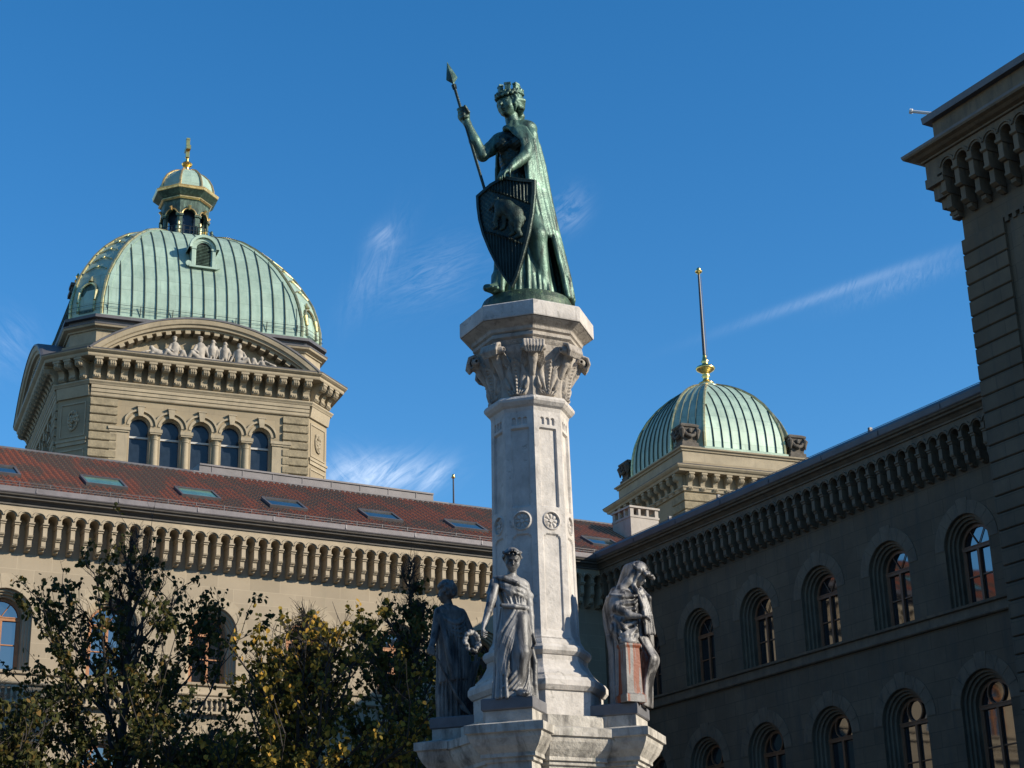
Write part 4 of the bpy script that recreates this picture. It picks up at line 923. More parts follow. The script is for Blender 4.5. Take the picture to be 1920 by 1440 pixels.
# ------------------------------------------------------------------ fountain frame
FAZ=R(30.2); FG1=Vector((math.cos(FAZ),-math.sin(FAZ),0)); FG2=Vector((math.sin(FAZ),math.cos(FAZ),0)); FRZ=-FAZ
def fpos(u,v,z=0): return FG1*u+FG2*v+Vector((0,0,z))
U0=.035; V0=20.0
FC=thing('fountain_column','tall octagonal pale stone column with leafy carved capital rising from the fountain pedestal','column',fpos(U0,V0),FRZ)
PH=R(6)     # corner turned 6 degrees to the right of the viewer
def octo(rr,z,ph=PH): return [(rr*math.sin(ph+math.pi/4*k),-rr*math.cos(ph+math.pi/4*k),z) for k in range(8)]
def panel_faces(mb,rfun,z0,z1,hfun,nx,nz,zz=None):
    """eight faces with carved relief: rfun(z)=circumradius, hfun(x,z,face)->outward offset"""
    zs=np.array(zz) if zz is not None else np.linspace(z0,z1,nz)
    for k in range(8):
        th=PH+math.pi/4*(k+.5); T=np.array([math.cos(th),math.sin(th)]); Nn=np.array([math.sin(th),-math.cos(th)])
        rr=np.array([rfun(z) for z in zs]); ap=rr*math.cos(math.pi/8); hw=rr*math.sin(math.pi/8); s=np.linspace(-1,1,nx)
        X=hw[:,None]*s[None,:]; Z=np.repeat(zs[:,None],nx,1); H=hfun(X,Z,k); H[:,0]=0; H[:,-1]=0
        P=X[...,None]*T+(ap[:,None]+H)[...,None]*Nn; V=np.concatenate([P,Z[...,None]],-1).reshape(-1,3)
        i=np.arange(nx-1)[None,:]+np.arange(len(zs)-1)[:,None]*nx; F=np.stack([i,i+1,i+1+nx,i+nx],-1).reshape(-1,4)
        mb.add(V.tolist(),F.tolist())
def sst(a,b,x): t=np.clip((x-a)/(b-a),0,1); return t*t*(3-2*t)
def shaft_h(X,Z,k):
    w=.112; e=.008; h=np.zeros_like(X)
    def rect(z0,z1,arch_=0):
        zt=z1-np.where(arch_,0,0); return sst(-w-e,-w+e,X)*(1-sst(w-e,w+e,X))*sst(z0-e,z0+e,Z)*(1-sst(z1-e,z1+e,Z))
    dz=Z-6.58
    m=rect(5.60,6.58); h-=.030*m
    d2=5.22-.0; top=d2+.0
    r_=np.sqrt((X)**2+((Z-5.20)/1)**2)
    m2=np.where(Z<5.20,sst(-w-e,-w+e,X)*(1-sst(w-e,w+e,X))*sst(4.10-e,4.10+e,Z),1-sst(w-e,w+e,np.sqrt(X**2+((Z-5.20)*1.9)**2))); h-=.020*m2
    for c in (-.072,0,.072):
        a=np.where(Z<6.70,(1-sst(.019,.027,np.abs(X-c)))*sst(6.625,6.64,Z),1-sst(.019,.027,np.sqrt((X-c)**2+(Z-6.70)**2))); h-=.022*a
    R0=np.sqrt(X**2+(Z-5.42)**2); th=np.arctan2(Z-5.42,X)
    ring=np.exp(-((R0-.108)/.010)**2)*.016; bowl=(R0<.1)*(-.022); pet=(R0<.095)*(R0>.028)*.020*np.abs(np.cos(4*th))**.7*np.sin(np.clip((R0-.025)/.07,0,1)*np.pi)**.5; hub=(R0<.026)*.022
    h=np.where(R0<.125,ring+bowl+pet+hub,h)
    return h
q=MB(); zz=np.unique(np.round(np.concatenate([np.linspace(3.99,6.86,150),np.linspace(5.29,5.56,50),np.linspace(6.60,6.76,30)]),4))
panel_faces(q,lambda z: np.interp(z,[3.98,4.02,4.1,6.8,6.86],[.56,.53,.515,.482,.50]),0,0,shaft_h,56,0,zz)
q.build('shaft',M['marble'],FC,smooth=False)
q=MB(); q.loft([octo(r_,z) for r_,z in ((.485,6.84),(.53,6.87),(.565,6.91),(.57,6.94),(.55,6.975),(.50,6.99))],True,False); q.build('astragal',M['marble'],FC)
def cap_r(z): return np.interp(z,[6.98,7.1,7.3,7.45,7.55,7.62],[.495,.50,.53,.575,.62,.64])
def cap_h(X,Z,k):
    zz=(Z-7.0)/.48; hw=.155*np.clip(np.sin(np.clip(zz*.92+.16,0,1)*np.pi),0,1)**.55; inside=sst(0,.014,hw-np.abs(X))*sst(-.02,.02,zz)*(1-sst(.93,1.0,zz))
    ang=np.arctan2(X,(zz+.12)*.48); rib=np.abs(np.cos(ang*11))**.8; leaf=.026+.085*np.clip(zz-.5,0,1)**1.5+.030*rib-.012
    mid=np.exp(-(X/.016)**2)*.02*(1+.5*np.sign(np.sin(zz*70))); eye=-.05*np.exp(-(((np.abs(X)-.075)/.016)**2+((zz-.16)/.045)**2))
    h=inside*(leaf+mid+eye)
    # upper side leaves springing toward the corners
    z2=(Z-7.28)/.34; xc=np.abs(X)-(.06+.14*np.clip(z2,0,1)); w2=.062*np.clip(np.sin(np.clip(z2,0,1)*np.pi*.9+.15),0,1); in2=sst(0,.012,w2-np.abs(xc))*(Z>7.28)
    h=np.maximum(h,in2*(.022+.018*np.abs(np.cos(xc*150))+.03*np.clip(z2,0,1)))
    return h
q=MB(); panel_faces(q,cap_r,6.98,7.62,cap_h,72,110); q.build('capital_bell',M['capstone'],FC,smooth=False)
v=Vol((-.18,-.14,7.18),(.18,.24,7.76),.0085); s=1
v.chain([(0,-.09,7.26),(0,-.01,7.42),(0,.03,7.52)],[.035,.055,.07],.02); v.ell((0,.06,7.555),(.10,.095,.075),.02)
for i in range(-3,4):
    x=i*.033; v.chain([(x*.5,-.06,7.38),(x*.8,.01,7.55),(x*1.05,.08,7.635),(x*1.2,.145,7.60),(x*1.15,.165,7.53),(x*.9,.135,7.475),(x*.8,.10,7.50)],[.010,.018,.021,.022,.021,.017,.012],.003)
for e in (-1,1): v.cap((e*.085,.08,7.55),(e*.13,.06,7.55),.052,.042,.006); v.cap((e*.10,.08,7.55),(e*.16,.06,7.55),.018,.018,.004,sub=True)
vo=v.mesh('volute',M['capstone'],FC,None,1); 
for k in range(8):
    a=PH+math.pi/4*k; rr=.595; loc=(rr*math.sin(a),-rr*math.cos(a),0); rz=a+math.pi
    if k==0: vo.location=loc; vo.rotation_euler=(0,0,rz)
    else: copy_part(vo,FC,loc,rz)
q=MB(); q.loft([octo(r_,z) for r_,z in ((.845,7.912),(.85,7.925),(.85,8.10),(.835,8.115),(.3,8.12))],True,True); q.build('abacus',M['marble'],FC)
q=MB(); q.loft([octo(r_,z) for r_,z in ((.60,7.60),(.64,7.66),(.655,7.69),(.69,7.715),(.69,7.755),(.665,7.77),(.70,7.79),(.71,7.825),(.72,7.835),(.835,7.905))],True,False); q.build('abacus_moulding',M['capstone'],FC)  # darker stone stands in for shade and dirt beneath the slab
q=MB(); q.loft([octo(r_,z) for r_,z in ((.53,4.02),(.56,3.98),(.575,3.94),(.575,3.92),(.62,3.915),(.645,3.88),(.645,3.84),(.615,3.80),(.60,3.795),(.60,3.74),(.62,3.70),(.66,3.63),(.73,3.56),(.74,3.555),(.74,3.53),(.80,3.515),(.83,3.47),(.83,3.41),(.79,3.36),(.765,3.355),(.765,3.06))],True,False); q.build('column_base',M['marble'],FC)
# pedestal : octagonal body with four projecting dies carrying the figures
PD=thing('fountain_pedestal','stepped moulded limestone pedestal with four projecting blocks under the stone figures','pedestal',fpos(U0,V0),FRZ)
PRO=[(.0,3.055),(.0,2.93),(.13,2.90),(.17,2.89),(.17,2.80),(.14,2.79),(.13,2.74),(.09,2.66),(.03,2.585),(.03,2.545),(.00,2.54),(.0,2.50),(-.03,2.49),(-.03,GZ+1.2),(.3,GZ+1.0),(.3,GZ)]
q=MB(); q.loft([octo((.86+p)/math.cos(math.pi/8)*.985,z) for p,z in PRO],True,True); q.build('body',M['marbled'],PD)
for k in range(4):
    a=R(-16.5)+math.pi/2*k; q=MB(); hw=.285; d0,d1=.3,1.225
    q.loft([[(-hw-p,-d1-p,z),(hw+p,-d1-p,z),(hw+p,-d0,z),(-hw-p,-d0,z)] for p,z in PRO],True,True)
    o=q.build('die',M['marbled'],PD,(0,0,.012)); o.rotation_euler=(0,0,a)
    q=MB(); q.box(-.30,.30,-1.25,-.62,3.07,3.205,0,.012); o=q.build('plinth_plate',M['slate'],PD); o.rotation_euler=(0,0,a)
bs=MB(); bs.lathe([(3.2,GZ),(3.2,GZ+.7),(3.3,GZ+.72),(3.3,GZ+.85),(2.95,GZ+.85),(2.95,GZ+.5),(.9,GZ+.5)],0,0,8); bo=bs.build('basin',M['marble'],PD)
M['bronzem']=mat('worn relief bronze',(.045,.08,.062),.5,metal=.4,var=.4,scale=9,bump=.4,bscale=50,streak=(.012,.018,.015),streak_amt=.8,streak_scale=(12,12,5),streak_lo=.45)
# ------------------------------------------------------------------ bronze figure on top
BR=thing('bronze_statue','tall green bronze woman with spear and shield standing on top of the column','statue',fpos(0,V0),FRZ)
def bp(U,Z,v): k=(20+v)/20; return (U*k,v,Z*k)
q=MB(); q.loft([[( .04+r_*math.cos(2*math.pi*j/40),.0+r_*.92*math.sin(2*math.pi*j/40),z) for j in range(40)] for r_,z in ((.60,8.121),(.61,8.15),(.59,8.30),(.56,8.38),(.50,8.41))],True,True); q.build('base',M['bronzebase'],BR)
v=Vol((-.92,-.80,8.32),(.50,.50,11.75),.0125)
# skirt and legs
sk=addf(fold(17,.10,.5,.6,.8),fold(7,.07,1.0,-.8,.8))
v.robe(8.36,10.15,[.04,.02,.00,-.03,-.05,-.07],[.03,.02,.0,-.01,-.02,-.02],[.40,.35,.30,.27,.235,.215],[.33,.30,.27,.25,.21,.19],sk,.03,[8.36,8.7,9.2,9.7,10.0,10.15])
v.chain([(.12,-.05,9.8),(.20,-.26,9.22),(.26,-.12,8.52)],[.17,.125,.10],.05)   # bent knee under cloth
ES=([8.36,8.7,9.2,9.7,10.0,10.15],[.04,.03,.02,-.01,-.05,-.07],[.03,.02,.0,-.01,-.02,-.02],[.40,.35,.30,.27,.235,.215],[.33,.30,.27,.25,.21,.19])
drape(v,ES,(-200,9.9),(-70,9.9),(-200,8.38),(-80,8.38),9,.036,k=.008,seed=41)
drape(v,ES,(-70,9.5),(-25,9.6),(-72,8.38),(-5,8.38),6,.036,bow=6,k=.008,seed=42)
v.cap((-.03,.02,10.80),(-.085,-.01,11.12),.10,.088,.035); v.cap((-.22,.05,10.80),(.09,.0,10.86),.085,.085,.05)
# right arm raised to spear (viewer's left)
v.chain([(-.26,.04,10.76),(-.37,-.03,10.60),(-.47,-.10,10.47)],[.10,.092,.075],.03); v.chain([(-.47,-.10,10.47),(-.57,-.13,10.68),(-.67,-.16,10.95)],[.078,.075,.046],.02)
SB=np.array(bp(-.09,8.52,-.17)); ST=np.array(bp(-.91,11.94,-.17)); sdir=(ST-SB)/np.linalg.norm(ST-SB); hc=SB+sdir*((11.06-SB[2])/sdir[2])
e1_=np.cross(sdir,[0,-1,0]); e1_/=np.linalg.norm(e1_); e2_=np.cross(sdir,e1_)
v.ell(hc+np.array([.0,.05,.0]),(.075,.05,.09),.02); v.cap((-.66,-.14,10.93),hc+np.array([.02,.05,-.05]),.055,.06,.02)
for i in range(4):
    o_=hc+sdir*(-.07+.045*i); v.chain([o_+(e1_*math.cos(t)+e2_*math.sin(t))*.052 for t in (-2.6,-1.7,-.8,.1,1.0,1.9)],[.024]*5+[.02],.004)
v.chain([hc+np.array([.06,.03,-.06]),hc+np.array([.07,-.05,.0]),hc+np.array([.03,-.08,.07])],[.03,.027,.022],.006)
# left arm down to the shield
v.chain([(.10,-.03,10.82),(.13,-.17,10.58),(.08,-.28,10.34)],[.10,.092,.080],.03); v.chain([(.08,-.28,10.34),(-.02,-.40,10.20),(-.12,-.50,10.06)],[.080,.068,.044],.02)
hand(v,(-.13,-.505,10.05),(-.55,-.45,-.55),(.1,.2,-1),.25,curl=.55,side=-1)
# head turned to the viewer's left
P=head(v,(-.105,-.04,11.26),R(-38),R(-5),.42)
body=v.mesh('body',M['bronze'],BR)
v=Vol((-.42,-.36,9.85),(.26,.30,11.0),.011)
# torso
v.ell((-.06,-.02,10.15),(.22,.19,.22),.05); v.ell((-.05,.0,10.45),(.205,.17,.25),.06); v.ell((-.05,.02,10.72),(.24,.165,.19),.06)
v.ell((-.20,-.13,10.60),(.105,.10,.10),.04); v.ell((.0,-.17,10.60),(.105,.10,.10),.04)
# scale cuirass pattern
sl,X,Y,Z=v.grid((-.4,-.4,9.9),(.25,.3,10.78)); 
A=v.D[sl]; v.D[sl]=np.where(np.abs(A)<.04,A+.007*np.sin(X*90+Y*60)*np.sin(Z*100),A)
v.mesh('cuirass',M['bronzed'],body)  # darker bronze than the body: the chest's shade put into its colour
v=Vol((-.42,-.36,10.9),(.22,.34,11.75),.010); rnd=random.Random(4)
v.ell(P(0,-.07,.10),(.165,.168,.17),.01); v.ell(P(0,.24,-.06),(.12,.10,.17),.01,sub=True)
locks(v,P,.42,rnd,46,(-2.0,2.0),.040)
for e in (-1,1):
    for j in range(5): v.chain([P(e*.30,.16-.05*j,.22),P(e*(.37+.02*j),.05-.06*j,.02),P(e*.34,-.06-.05*j,-.2),P(e*.2,-.26-.02*j,-.30)],[.020,.026,.026,.02],.008)
v.chain([P(0,-.40,-.1),P(.03,-.48,-.30),P(-.03,-.42,-.48),P(.05,-.40,-.62)],[.06,.06,.05,.03],.02)
v.mesh('hair',M['bronze'],body)
v=Vol((-.42,-.36,11.1),(.25,.34,11.85),.009)
for j in range(36):   # laurel band tilted over the brow
    t=2*math.pi*j/36; p=P(math.sin(t)*.41,-.05+math.cos(t)*.42,.27+.08*math.cos(t)*-1+.02); t2=t+.16
    q2=P(math.sin(t2)*.43,-.05+math.cos(t2)*.44,.27-.08*math.cos(t2)+(.10 if j%2 else -.02)); v.cap(p,q2,.018,.022,.008)
for j in range(12):
    t=2*math.pi*j/12; v.cap(P(math.sin(t)*.36,-.05+math.cos(t)*.36,.36-.05*math.cos(t)),P(math.sin(t+.5)*.36,-.05+math.cos(t+.5)*.36,.36-.05*math.cos(t+.5)),.02,.02,.01)
v.mesh('laurel_wreath',M['bronze'],body)
q=MB()
for j in range(6):    # mural crown turrets
    t=2*math.pi*(j+.5)/6; c=Vector(P(math.sin(t)*.29,-.05+math.cos(t)*.29,.40)); n_=Vector((P(math.sin(t),math.cos(t),0)-P(0,0,0))).normalized(); tt_=Vector((0,0,1)).cross(n_).normalized()
    for w0,z0_,z1_,d_ in ((.036,-.01,.07,.026),(.044,.07,.095,.03)):
        q.add([c+tt_*a+n_*b+Vector((0,0,z)) for z in (z0_,z1_) for b in (-d_,d_) for a in (-w0,w0)],[(0,2,3,1),(4,5,7,6),(0,1,5,4),(2,6,7,3),(0,4,6,2),(1,3,7,5)])
q.build('mural_crown',M['bronze'],body)
# cloak: heavy vertical folds falling from the shoulders, swept out to the right
v=Vol((-.42,-.62,8.32),(.78,.72,11.10),.0125)
zz=[8.45,8.8,9.3,9.8,10.3,10.6,10.85,11.0]
cf=addf(fold(17,.11,.8,.25,.7),fold(6,.12,2.0,-.2,.9))
hem=lambda th: np.interp(th,[-1.7,-1.15,-.75,-.6,-.3,0],[9.25,9.22,9.26,8.85,8.42,8.38])
v.sheet(8.37,10.98,[.13,.11,.07,.03,.0,-.02,-.04,-.04],[.05,.05,.05,.05,.04,.03,.03,.03],[.50,.47,.415,.37,.335,.295,.23,.13],[.36,.35,.34,.33,.31,.28,.20,.12],[-.75,-.85,-1.15,-1.2,-1.25,-1.45,-2.0,-2.2],2.6,.018,cf,zz,hem)
v.ell((.11,-.02,10.88),(.15,.15,.12),.03); v.chain([(.08,-.05,10.92),(.17,-.10,10.75),(.20,-.12,10.45)],[.08,.085,.06],.03)
for i in range(5): v.chain([(-.17+.03*i,-.13-.01*i,10.86),(-.04+.035*i,-.215,10.80-.0*i),(.06+.035*i,-.265+.01*i,10.60),(.11+.03*i,-.285+.015*i,10.30),(.13+.03*i,-.29+.02*i,9.8)],[.018,.028,.032,.030,.026],.008)
v.chain([(.17,-.30,9.30),(.22,-.33,9.24),(.27,-.30,9.22)],[.05,.06,.04],.02)
v.cap((-.16,-.10,10.86),(-.12,-.13,10.86),.045,.045,.01)
EC=([8.38,8.8,9.3,9.8,10.3,10.6,10.85,10.98],[.13,.11,.07,.03,.0,-.02,-.04,-.04],[.05,.05,.05,.05,.04,.03,.03,.03],[.50,.47,.415,.37,.335,.295,.23,.13],[.36,.35,.34,.33,.31,.28,.20,.12])
drape(v,EC,(-62,10.80),(120,10.80),(-34,8.42),(120,8.42),13,.040,k=.010,jit=.35,seed=51)
drape(v,EC,(-82,10.45),(-58,10.6),(-80,9.26),(-46,9.24),4,.040,k=.010,seed=52)
v.mesh('cloak',M['bronze'],BR)
# spear
q=MB(); tip=Vector(bp(-.91,11.94,-.17)); hb=Vector(bp(-.838,11.60,-.17)); bot=Vector(bp(-.09,8.52,-.17)); d=(tip-bot).normalized()
q.tube([bot,hb],.020,10); q.tube([hb-d*.06,hb],[.03,.034],8); q.build('spear_shaft',M['bronzed'],BR)
q=MB(); sd_=d.cross(Vector((0,1,0))).normalized(); prof=[(0,.0),(.02,.012),(.03,.018),(.085,.07),(.10,.078),(.36,.002)]
def ring4(t,w): c=hb+d*t; return [c+sd_*w,c+Vector((0,-1,0))*min(w,.022),c-sd_*w,c+Vector((0,1,0))*min(w,.022)]
q.loft([ring4(t,max(w,.001)) for t,w in prof],True,True); q.build('spear_head',M['bronze'],BR)
# shield standing in front; normal turned to the viewer's left
SA=R(-21); tx=np.array([math.cos(SA),math.sin(SA),0]); nx_=np.array([math.sin(SA),-math.cos(SA),0])
so=np.array(bp(-.20,10.16,-.52))
def shp(a,b,h=0): # a along, b up from the top reference, h proud
    cv=.10*(a/.42)**2   # gentle convex bow
    return tuple(so+tx*a+nx_*(h-cv-.10*((b+.8)/.8)**2*0)+np.array([0,0,b])+np.array([0,-.06,0])*(-b)*0.3)
out=[(-.435,-.09),(-.43,-.25),(-.405,-.45),(-.345,-.68),(-.25,-.93),(-.14,-1.18),(-.02,-1.40),(.075,-1.53),(.15,-1.38),(.235,-1.10),(.315,-.80),(.37,-.50),(.40,-.22),(.405,-.045),(.2,-.01),(.0,.055),(-.2,-.0)]
out=[(a,b) for a,b in out]
def resamp(pts,n):
    P_=np.array(pts+[pts[0]]); L_=np.r_[0,np.cumsum(np.hypot(*np.diff(P_,axis=0).T))]; t=np.linspace(0,L_[-1],n+1)[:-1]; return [(np.interp(x,L_,P_[:,0]),np.interp(x,L_,P_[:,1])) for x in t]
ro=out; cx_,cy_=-.02,-.62
def inset(pts,k): return [(cx_+(a-cx_)*(1-k*1.15),cy_+(b-cy_)*(1-k*.75)) for a,b in pts]
q=MB(); q.loft([[shp(a,b,h) for a,b in pts] for pts,h in ((inset(ro,.05),-.03),(ro,-.015),(ro,.012),(inset(ro,.02),.028),(inset(ro,.10),.028),(inset(ro,.115),.004))],True,False)
q.add([shp(a,b,-.03) for a,b in inset(ro,.05)],[tuple(range(len(ro)))]); sh=q.build('shield',M['bronzed'],BR)
# field with vertical flutes, diagonal band left flat for the bear
NXs,NZs=110,170; I_=inset(ro,.11); V_=[];F_=[]; ax_=np.array([p[0] for p in I_]); bz=np.array([p[1] for p in I_])
lft=I_[:8]; rgt=I_[7:14]
def edge(b,side):
    pts=lft if side<0 else rgt; pts=sorted(pts,key=lambda p:p[1]); return float(np.interp(b,[p[1] for p in pts],[p[0] for p in pts]))
def topb(a): return float(np.interp(a,[I_[0][0],I_[16][0],I_[15][0],I_[14][0],I_[13][0]],[I_[0][1],I_[16][1],I_[15][1],I_[14][1],I_[13][1]]))
for j in range(NZs+1):
    b=-1.44+1.47*j/NZs; x0_,x1_=edge(b,-1),edge(b,1)
    for i in range(NXs+1):
        a=x0_+(x1_-x0_)*i/NXs; bb=min(b,topb(a))
        u_=bb+.55*a     # diagonal band coordinate
        inband=(-.80<u_<-.22); line=max(math.exp(-((u_+.20)/.010)**2),math.exp(-((u_+.82)/.010)**2))
        h=.004+(.010*math.cos(a*2*math.pi/.042) if not inband else -.004+.003*math.sin(a*90)*math.sin(bb*90))+.016*line
        V_.append(shp(a,bb,h))
for j in range(NZs):
    for i in range(NXs): k_=j*(NXs+1)+i; F_.append((k_,k_+1,k_+NXs+2,k_+NXs+1))
q=MB(); q.add(V_,F_); q.build('fluted_field',M['bronzed'],sh)
v=Vol((-.40,-.12,-.95),(.42,.22,-.12),.0085)   # bear relief, walking up the band, in shield axes
def B2(a,b): return (a,.02,b-.0)
v.chain([(.21,.02,-.68),(.17,.05,-.55),(.05,.07,-.43),(-.05,.07,-.38)],[.09,.125,.115,.10],.03)
v.ell((.19,.06,-.62),(.11,.10,.14),.015); v.ell((-.06,.08,-.43),(.095,.09,.13),.015)
v.chain([(-.07,.05,-.34),(-.15,.06,-.31)],[.075,.062],.02); v.cap((-.16,.06,-.32),(-.255,.05,-.375),.045,.026,.012); v.cap((-.235,.03,-.39),(-.20,.03,-.42),.014,.014,.004)
for e in (-.11,-.16): v.ell((e,.05,-.245),(.022,.02,.028),.004)
v.chain([(-.11,.09,-.50),(-.15,.08,-.60),(-.13,.06,-.68),(-.19,.05,-.70)],[.052,.040,.030,.028],.008); v.chain([(-.01,.05,-.52),(.0,.04,-.64),(-.02,.03,-.72),(-.07,.02,-.735)],[.05,.038,.03,.026],.008)
v.chain([(.23,.09,-.68),(.21,.08,-.80),(.25,.06,-.88),(.18,.05,-.905)],[.07,.045,.032,.028],.008); v.chain([(.12,.05,-.66),(.12,.04,-.76),(.14,.03,-.83),(.08,.02,-.85)],[.055,.04,.03,.026],.008)
v.cap((.30,.03,-.60),(.315,.02,-.65),.022,.016,.008)
rnd=random.Random(9)
for i in range(60):
    x=rnd.uniform(-.12,.24); z=rnd.uniform(-.68,-.36); v.cap((x,.06,z),(x+.01,.075,z-.03),.016,.008,.008) if (abs(z+.45+.5*max(0,x))<.12) else None
bear=v.mesh('bear_relief',M['bronzem'],sh); 
me=bear.data; co=np.zeros(len(me.vertices)*3); me.vertices.foreach_get('co',co); co=co.reshape(-1,3); co=np.array([shp(p[0]*.82+.0,p[2]*.88-.04,max(p[1]*.55,-.02)) for p in co]); me.vertices.foreach_set('co',co.ravel()); me.update()
# feet
v=Vol((-.60,-.62,8.34),(.45,.1,9.12),.011)
v.chain([(-.28,-.22,8.66),(-.33,-.30,8.48),(-.45,-.42,8.45)],[.12,.075,.05],.03); v.chain([(-.30,-.12,9.05),(-.31,-.20,8.75),(-.34,-.26,8.47)],[.05,.055,.05],.02); v.chain([(-.24,-.24,9.0),(-.25,-.30,8.7),(-.27,-.36,8.44)],[.04,.045,.045],.012)
for i in range(4): v.cap((-.40+.028*i,-.38-.02*i,8.44),(-.47+.03*i,-.46-.02*i,8.425),.024,.020,.006)
v.mesh('foot',M['bronze'],body)
# ------------------------------------------------------------------ stone figures round the column
# (local axes: +x right in view, +y away, z up from the plate)
def feet(v,pts,yaw=0):
    for x,y in pts:
        c,s_=math.cos(yaw),math.sin(yaw)
        v.chain([(x,y+.06,.06),(x,y-.06,.035),(x,y-.13,.025)],[.05,.042,.035],.015)
        for i in range(5): v.cap((x-.036+.018*i,y-.13,.022),(x-.044+.022*i,y-.175+.012*abs(i-1),.018),.013,.011,.003)
# 1 wreath bearer in front
F1=thing('stone_statue','grey marble woman with bowed head holding a wreath, in front of the column','statue',fpos(-.27,V0-1.03,3.205),0,'stone figures round the column')
v=Vol((-.55,-.34,-.02),(.42,.32,1.75),.0078)
EL=([0,.2,.45,.7,.85,1.0],[.02,.02,.02,.04,.06,.06],[0]*6,[.215,.19,.178,.182,.160,.132],[.17,.155,.15,.145,.135,.115])
ET=([.93,1.03,1.13,1.22,1.29,1.33],[.06,.055,.04,.03,.03,.03],[0]*6,[.128,.135,.158,.168,.15,.09],[.11,.118,.135,.118,.09,.07])
body_core(v,EL); body_core(v,ET)
v.chain([(.09,-.06,.84),(.06,-.165,.46),(.02,-.10,.10)],[.115,.088,.055],.03)
drape(v,EL,(-104,1.0),(-62,.98),(-196,.42),(-128,.20),7,.019,bow=-12,seed=2)
drape(v,EL,(-205,.62),(-140,.5),(-205,.0),(-128,.0),6,.021,seed=3)
drape(v,EL,(-62,.98),(-15,.96),(-30,.72),(0,.74),4,.014,seed=4)
drape(v,EL,(-34,.80),(2,.64),(-150,.12),(-40,.0),8,.021,sag=.06,bow=10,seed=5)
drape(v,EL,(-25,.74),(25,.74),(-30,.0),(28,.0),5,.026,seed=6)
drape(v,EL,(30,.97),(165,.97),(28,.0),(160,.0),11,.022,seed=7)
v.chain([(.235,-.03,.66),(.27,-.05,.40),(.25,-.06,.16),(.26,-.05,.0)],[.022,.035,.04,.045],.012)
v.chain([(-.12,-.05,.985),(.0,-.135,.965),(.12,-.135,.96),(.20,-.03,.985)],[.020,.025,.026,.022],.006)
v.ell((-.02,-.085,1.135),(.066,.062,.065),.015); v.ell((.105,-.085,1.125),(.066,.062,.065),.015)
v.cap((-.12,.0,1.235),(.17,.0,1.255),.058,.060,.03); v.cap((.035,.0,1.26),(.035,-.035,1.40),.054,.050,.02)
drape(v,ET,(-172,1.12),(-10,1.06),(-160,1.0),(-20,.975),9,.015,seed=8)
drape(v,ET,(-178,1.285),(-172,1.20),(-12,1.17),(-8,1.08),5,.019,sag=.05,seed=9)
v.chain([(-.17,-.01,1.285),(-.10,-.10,1.275),(.02,-.145,1.215),(.14,-.115,1.175),(.205,-.02,1.165)],[.022,.026,.026,.026,.024],.006)
v.chain([(.21,-.02,1.165),(.265,.0,1.13),(.26,.03,1.04)],[.03,.042,.03],.01); v.chain([(-.19,-.0,1.25),(-.215,.02,1.12),(-.16,.05,1.0)],[.03,.04,.03],.012)
v.chain([(-.155,.0,1.215),(-.225,-.03,1.05),(-.29,-.07,.90),(-.36,-.10,.76)],[.055,.050,.042,.029],.015); hand(v,(-.365,-.105,.75),(-.35,-.15,-1),(.7,-.3,-.2),.17,.8,side=1)
v.chain([(.20,.0,1.235),(.248,.01,1.05),(.262,.0,.90),(.26,-.03,.70)],[.060,.052,.044,.029],.015); hand(v,(.26,-.035,.69),(.03,-.1,-1),(-.8,-.3,0),.17,.5,side=-1)
P=head(v,(.010,-.085,1.495),R(-24),R(-24),.265)
feet(v,[(.02,-.15)]); b1=v.mesh('body',M['statue'],F1)
v=Vol((-.2,-.30,1.25),(.25,.24,1.78),.0075); rnd=random.Random(2)
v.ell(P(0,-.09,.11),(.096,.100,.092),.01); v.ell(P(0,.30,-.08),(.09,.085,.125),.008,sub=True)
for e in (-1,1):
    for j in range(6): v.chain([P(e*.04,.28-.07*j,.38+.01*j),P(e*.24,.20-.07*j,.27),P(e*.36,.05-.07*j,.05),P(e*.30,-.20-.04*j,-.10)],[.010,.015,.015,.011],.004)
v.ell(P(0,-.50,.0),(.050,.055,.05),.012)
for j in range(9): t=-1.9+3.8*j/8; v.ell(P(math.sin(t)*.37,-.05+math.cos(t)*.37,.26),[.014]*3,.004)
v.mesh('hair',M['statue'],b1)
def wreath(c,rx,rz,mt,lab):
    v=Vol((-rx-.07,-.06,-rz-.07),(rx+.07,.06,rz+.07),.0085); rnd=random.Random(8)
    for j in range(46):
        t=2*math.pi*j/46; v.ell((rx*math.cos(t)+rnd.uniform(-.016,.016),rnd.uniform(-.025,.015),rz*math.sin(t)+rnd.uniform(-.016,.016)),[rnd.uniform(.016,.026)]*3,.004)
    o=v.mesh('wreath',mt,None,None,1); o.location=c; return tag(o,lab,'wreath')
wreath(fpos(-.27-.42,V0-1.03-.10,3.205+.645),.085,.105,M['statue'],'carved stone flower wreath hanging from the hand of the front statue')
# 2 veiled mourner on the right
F2=thing('stone_statue','veiled stone figure with bowed head and rust stains, right of the column','statue',fpos(1.06,V0-.30,3.205),0,'stone figures round the column')
v=Vol((-.36,-.38,-.02),(.42,.34,1.76),.0078)
E2=([0,.3,.6,.8,1.0,1.15,1.28,1.37],[.01,.01,.02,.02,.0,.0,.02,.04],[0]*8,[.20,.185,.19,.215,.235,.225,.18,.10],[.16,.15,.155,.18,.20,.185,.145,.09])
body_core(v,E2)
v.chain([(.12,-.05,.84),(.20,-.18,.50),(.13,-.06,.06)],[.13,.105,.095],.06)
v.ell((-.03,-.05,1.12),(.205,.165,.20),.06); v.ell((-.01,-.04,.90),(.19,.16,.16),.06)
for i in range(6): v.chain([(.12-.012*i,-.19,1.25-.035*i),(.0,-.225-.004*i,1.21-.075*i),(-.13,-.185,1.20-.085*i),(-.215,-.08,1.24-.085*i)],[.014,.022,.026,.018],.014)
